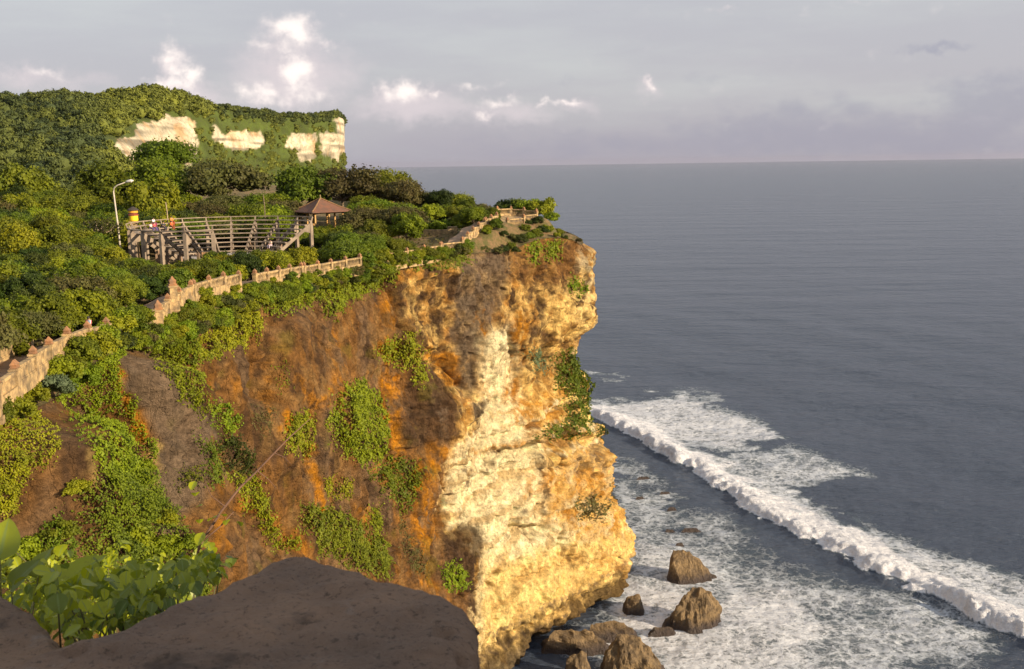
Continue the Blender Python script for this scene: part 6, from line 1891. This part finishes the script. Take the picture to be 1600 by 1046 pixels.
big1 = [(unp(0, 872, 2.2), .085, .6, True), (unp(18, 920, 2.3), .08, .35, True), (unp(60, 900, 2.3), .08, .5, True)]
big2 = [(unp(100, 918, 2.1), .095, .75, True), (unp(136, 930, 2.15), .085, .65, True), (unp(188, 925, 2.2), .08, .65, True), (unp(110, 950, 2.0), .07, .8, True), (unp(200, 950, 2.0), .075, .3, True), (unp(165, 955, 2.0), .07, .4, True)]
broad_plant(unp(30, 1000, 2.2) - np.array([0, 0, .25]), big1 + fill(110, [(-60, 850), (-20, 895), (10, 860), (30, 900), (60, 872), (110, 960), (110, 990), (-60, 930)], 1.8, 2.8, .016, .038, .2, 1.0), 1, 'broad-leaved plant with the tallest sunlit leaf at the left picture edge')
broad_plant(unp(150, 1010, 2.1) - np.array([0, 0, .25]), big2 + fill(300, [(60, 900), (88, 870), (110, 905), (140, 862), (165, 900), (205, 868), (225, 915), (260, 925), (210, 965), (110, 1000), (80, 965)], 1.65, 2.6, .016, .038, .1, 1.0), 2, 'broad-leaved plant with large rounded leaves behind the gap between the parapet stones')
broad_plant(unp(270, 960, 2.0) - np.array([0, 0, .22]), [(unp(332, 895, 2.0), .045, .3, True), (unp(300, 905, 2.0), .045, .5, True)] + fill(300, [(200, 920), (235, 870), (255, 900), (285, 858), (300, 885), (322, 850), (335, 880), (356, 868), (352, 893), (300, 918), (200, 975)], 1.65, 2.4, .014, .032, .1, .95), 3, 'small-leaved plant pushing up along the left edge of the big parapet stone')
broad_plant(unp(200, 990, 2.9) - np.array([0, 0, .3]), fill(560, [(-40, 880), (20, 840), (60, 885), (100, 840), (130, 880), (190, 845), (215, 885), (260, 850), (280, 885), (318, 835), (340, 880), (300, 930), (180, 990), (60, 970)], 2.6, 3.4, .018, .042, .3, 1.0), 4, 'yellow-green leafy plant growing behind the broad-leaved ones')
# tufted ground of leaves that closes the slope behind the plants
# dry stalk reaching up in front of the cliff
def tw(pts, D): return [unp(px, py, D + k * 0.02) for k, (px, py) in enumerate(pts)]
sb = MB()
f0 = unp(305, 880, 2.5)
root = empty('dry_stalk', tuple(f0)); tag(root, 'long thin dry stalk slanting up in front of the brown cliff', 'plant')
def loc_(L): return [Vector(p) - Vector(f0) for p in L]
sb.tube(loc_(tw([(302, 900), (312, 852), (345, 800), (375, 762), (400, 738), (425, 712), (452, 684), (470, 668), (484, 655)], 2.5)), [.0042, .004, .0034, .003, .0026, .0021, .0016, .0012, .0008], 6)
sb.build('stem', M_TWIG, root, True)
sb = MB(); sb.tube(loc_(tw([(318, 845), (345, 822), (365, 800)], 2.5)), [.0028, .002, .001], 5); sb.build('twig', M_TWIG, root, True)
sb = MB(); sb.tube(loc_(tw([(352, 792), (330, 775), (320, 750)], 2.5)), [.0014, .001, .0008], 5); sb.build('twig', M_TWIG, root, True)
sb = MB(); sb.tube(loc_(tw([(402, 736), (420, 750), (432, 764)], 2.5)), [.0014, .001, .0007], 5); sb.build('twig', M_TWIG, root, True)
sb = MB(); sb.tube(loc_(tw([(428, 708), (445, 715), (456, 728)], 2.5)), [.0012, .001, .0006], 5); sb.build('twig', M_TWIG, root, True)
VV = []; FF = []; TT = []; VE = []; nv_ = 0
for px, py, s_, tn_ in [(318, 832, .035, .9), (338, 808, .03, .8), (344, 804, .025, 1), (306, 770, .022, 1), (316, 790, .018, .8), (330, 860, .04, .3), (362, 872, .03, .3), (305, 752, .025, 1), (312, 812, .02, .9), (372, 815, .02, .5), (356, 812, .022, .6), (325, 848, .03, .7)]:
    V, F = leaf_geo(int(px), False)
    M = Matrix.Rotation(rg.uniform(0, 6.28), 3, 'Z') @ Matrix.Rotation(R(rg.uniform(10, 50)), 3, 'Y')
    VV.append(V * s_ @ np.array(M).T + unp(px, py, 2.5) - f0); FF.append(F + nv_); nv_ += len(V); TT.append(np.full(len(V), tn_)); VE.append(veinv)
link('foliage', mesh_from('foliage', np.concatenate(VV), np.concatenate(FF), m_leaf, True, {'tone': ('F', np.concatenate(TT)), 'vein': ('F', np.concatenate(VE))}), root)
# ------------------------------------------------------------------ sea air
hb = MB(); hb.box((0, 0, 65), (66000, 66000, 145))
m_h = bpy.data.materials.new('haze'); m_h.use_nodes = True
hn_ = NT(m_h.node_tree)
m_h.node_tree.nodes.remove(m_h.node_tree.nodes['Principled BSDF'])
pv = hn_.new('ShaderNodeVolumePrincipled')
pv.inputs['Color'].default_value = (0.60, 0.58, 0.72, 1); pv.inputs['Density'].default_value = 0.000013; pv.inputs['Anisotropy'].default_value = 0.2
out = [x for x in m_h.node_tree.nodes if x.type == 'OUTPUT_MATERIAL'][0]
hn_.l.new(pv.outputs[0], out.inputs['Volume'])
hz = hb.build('haze', m_h); hz['kind'] = 'stuff'; hz['label'] = 'thin pale sea haze over the water and far cliffs'
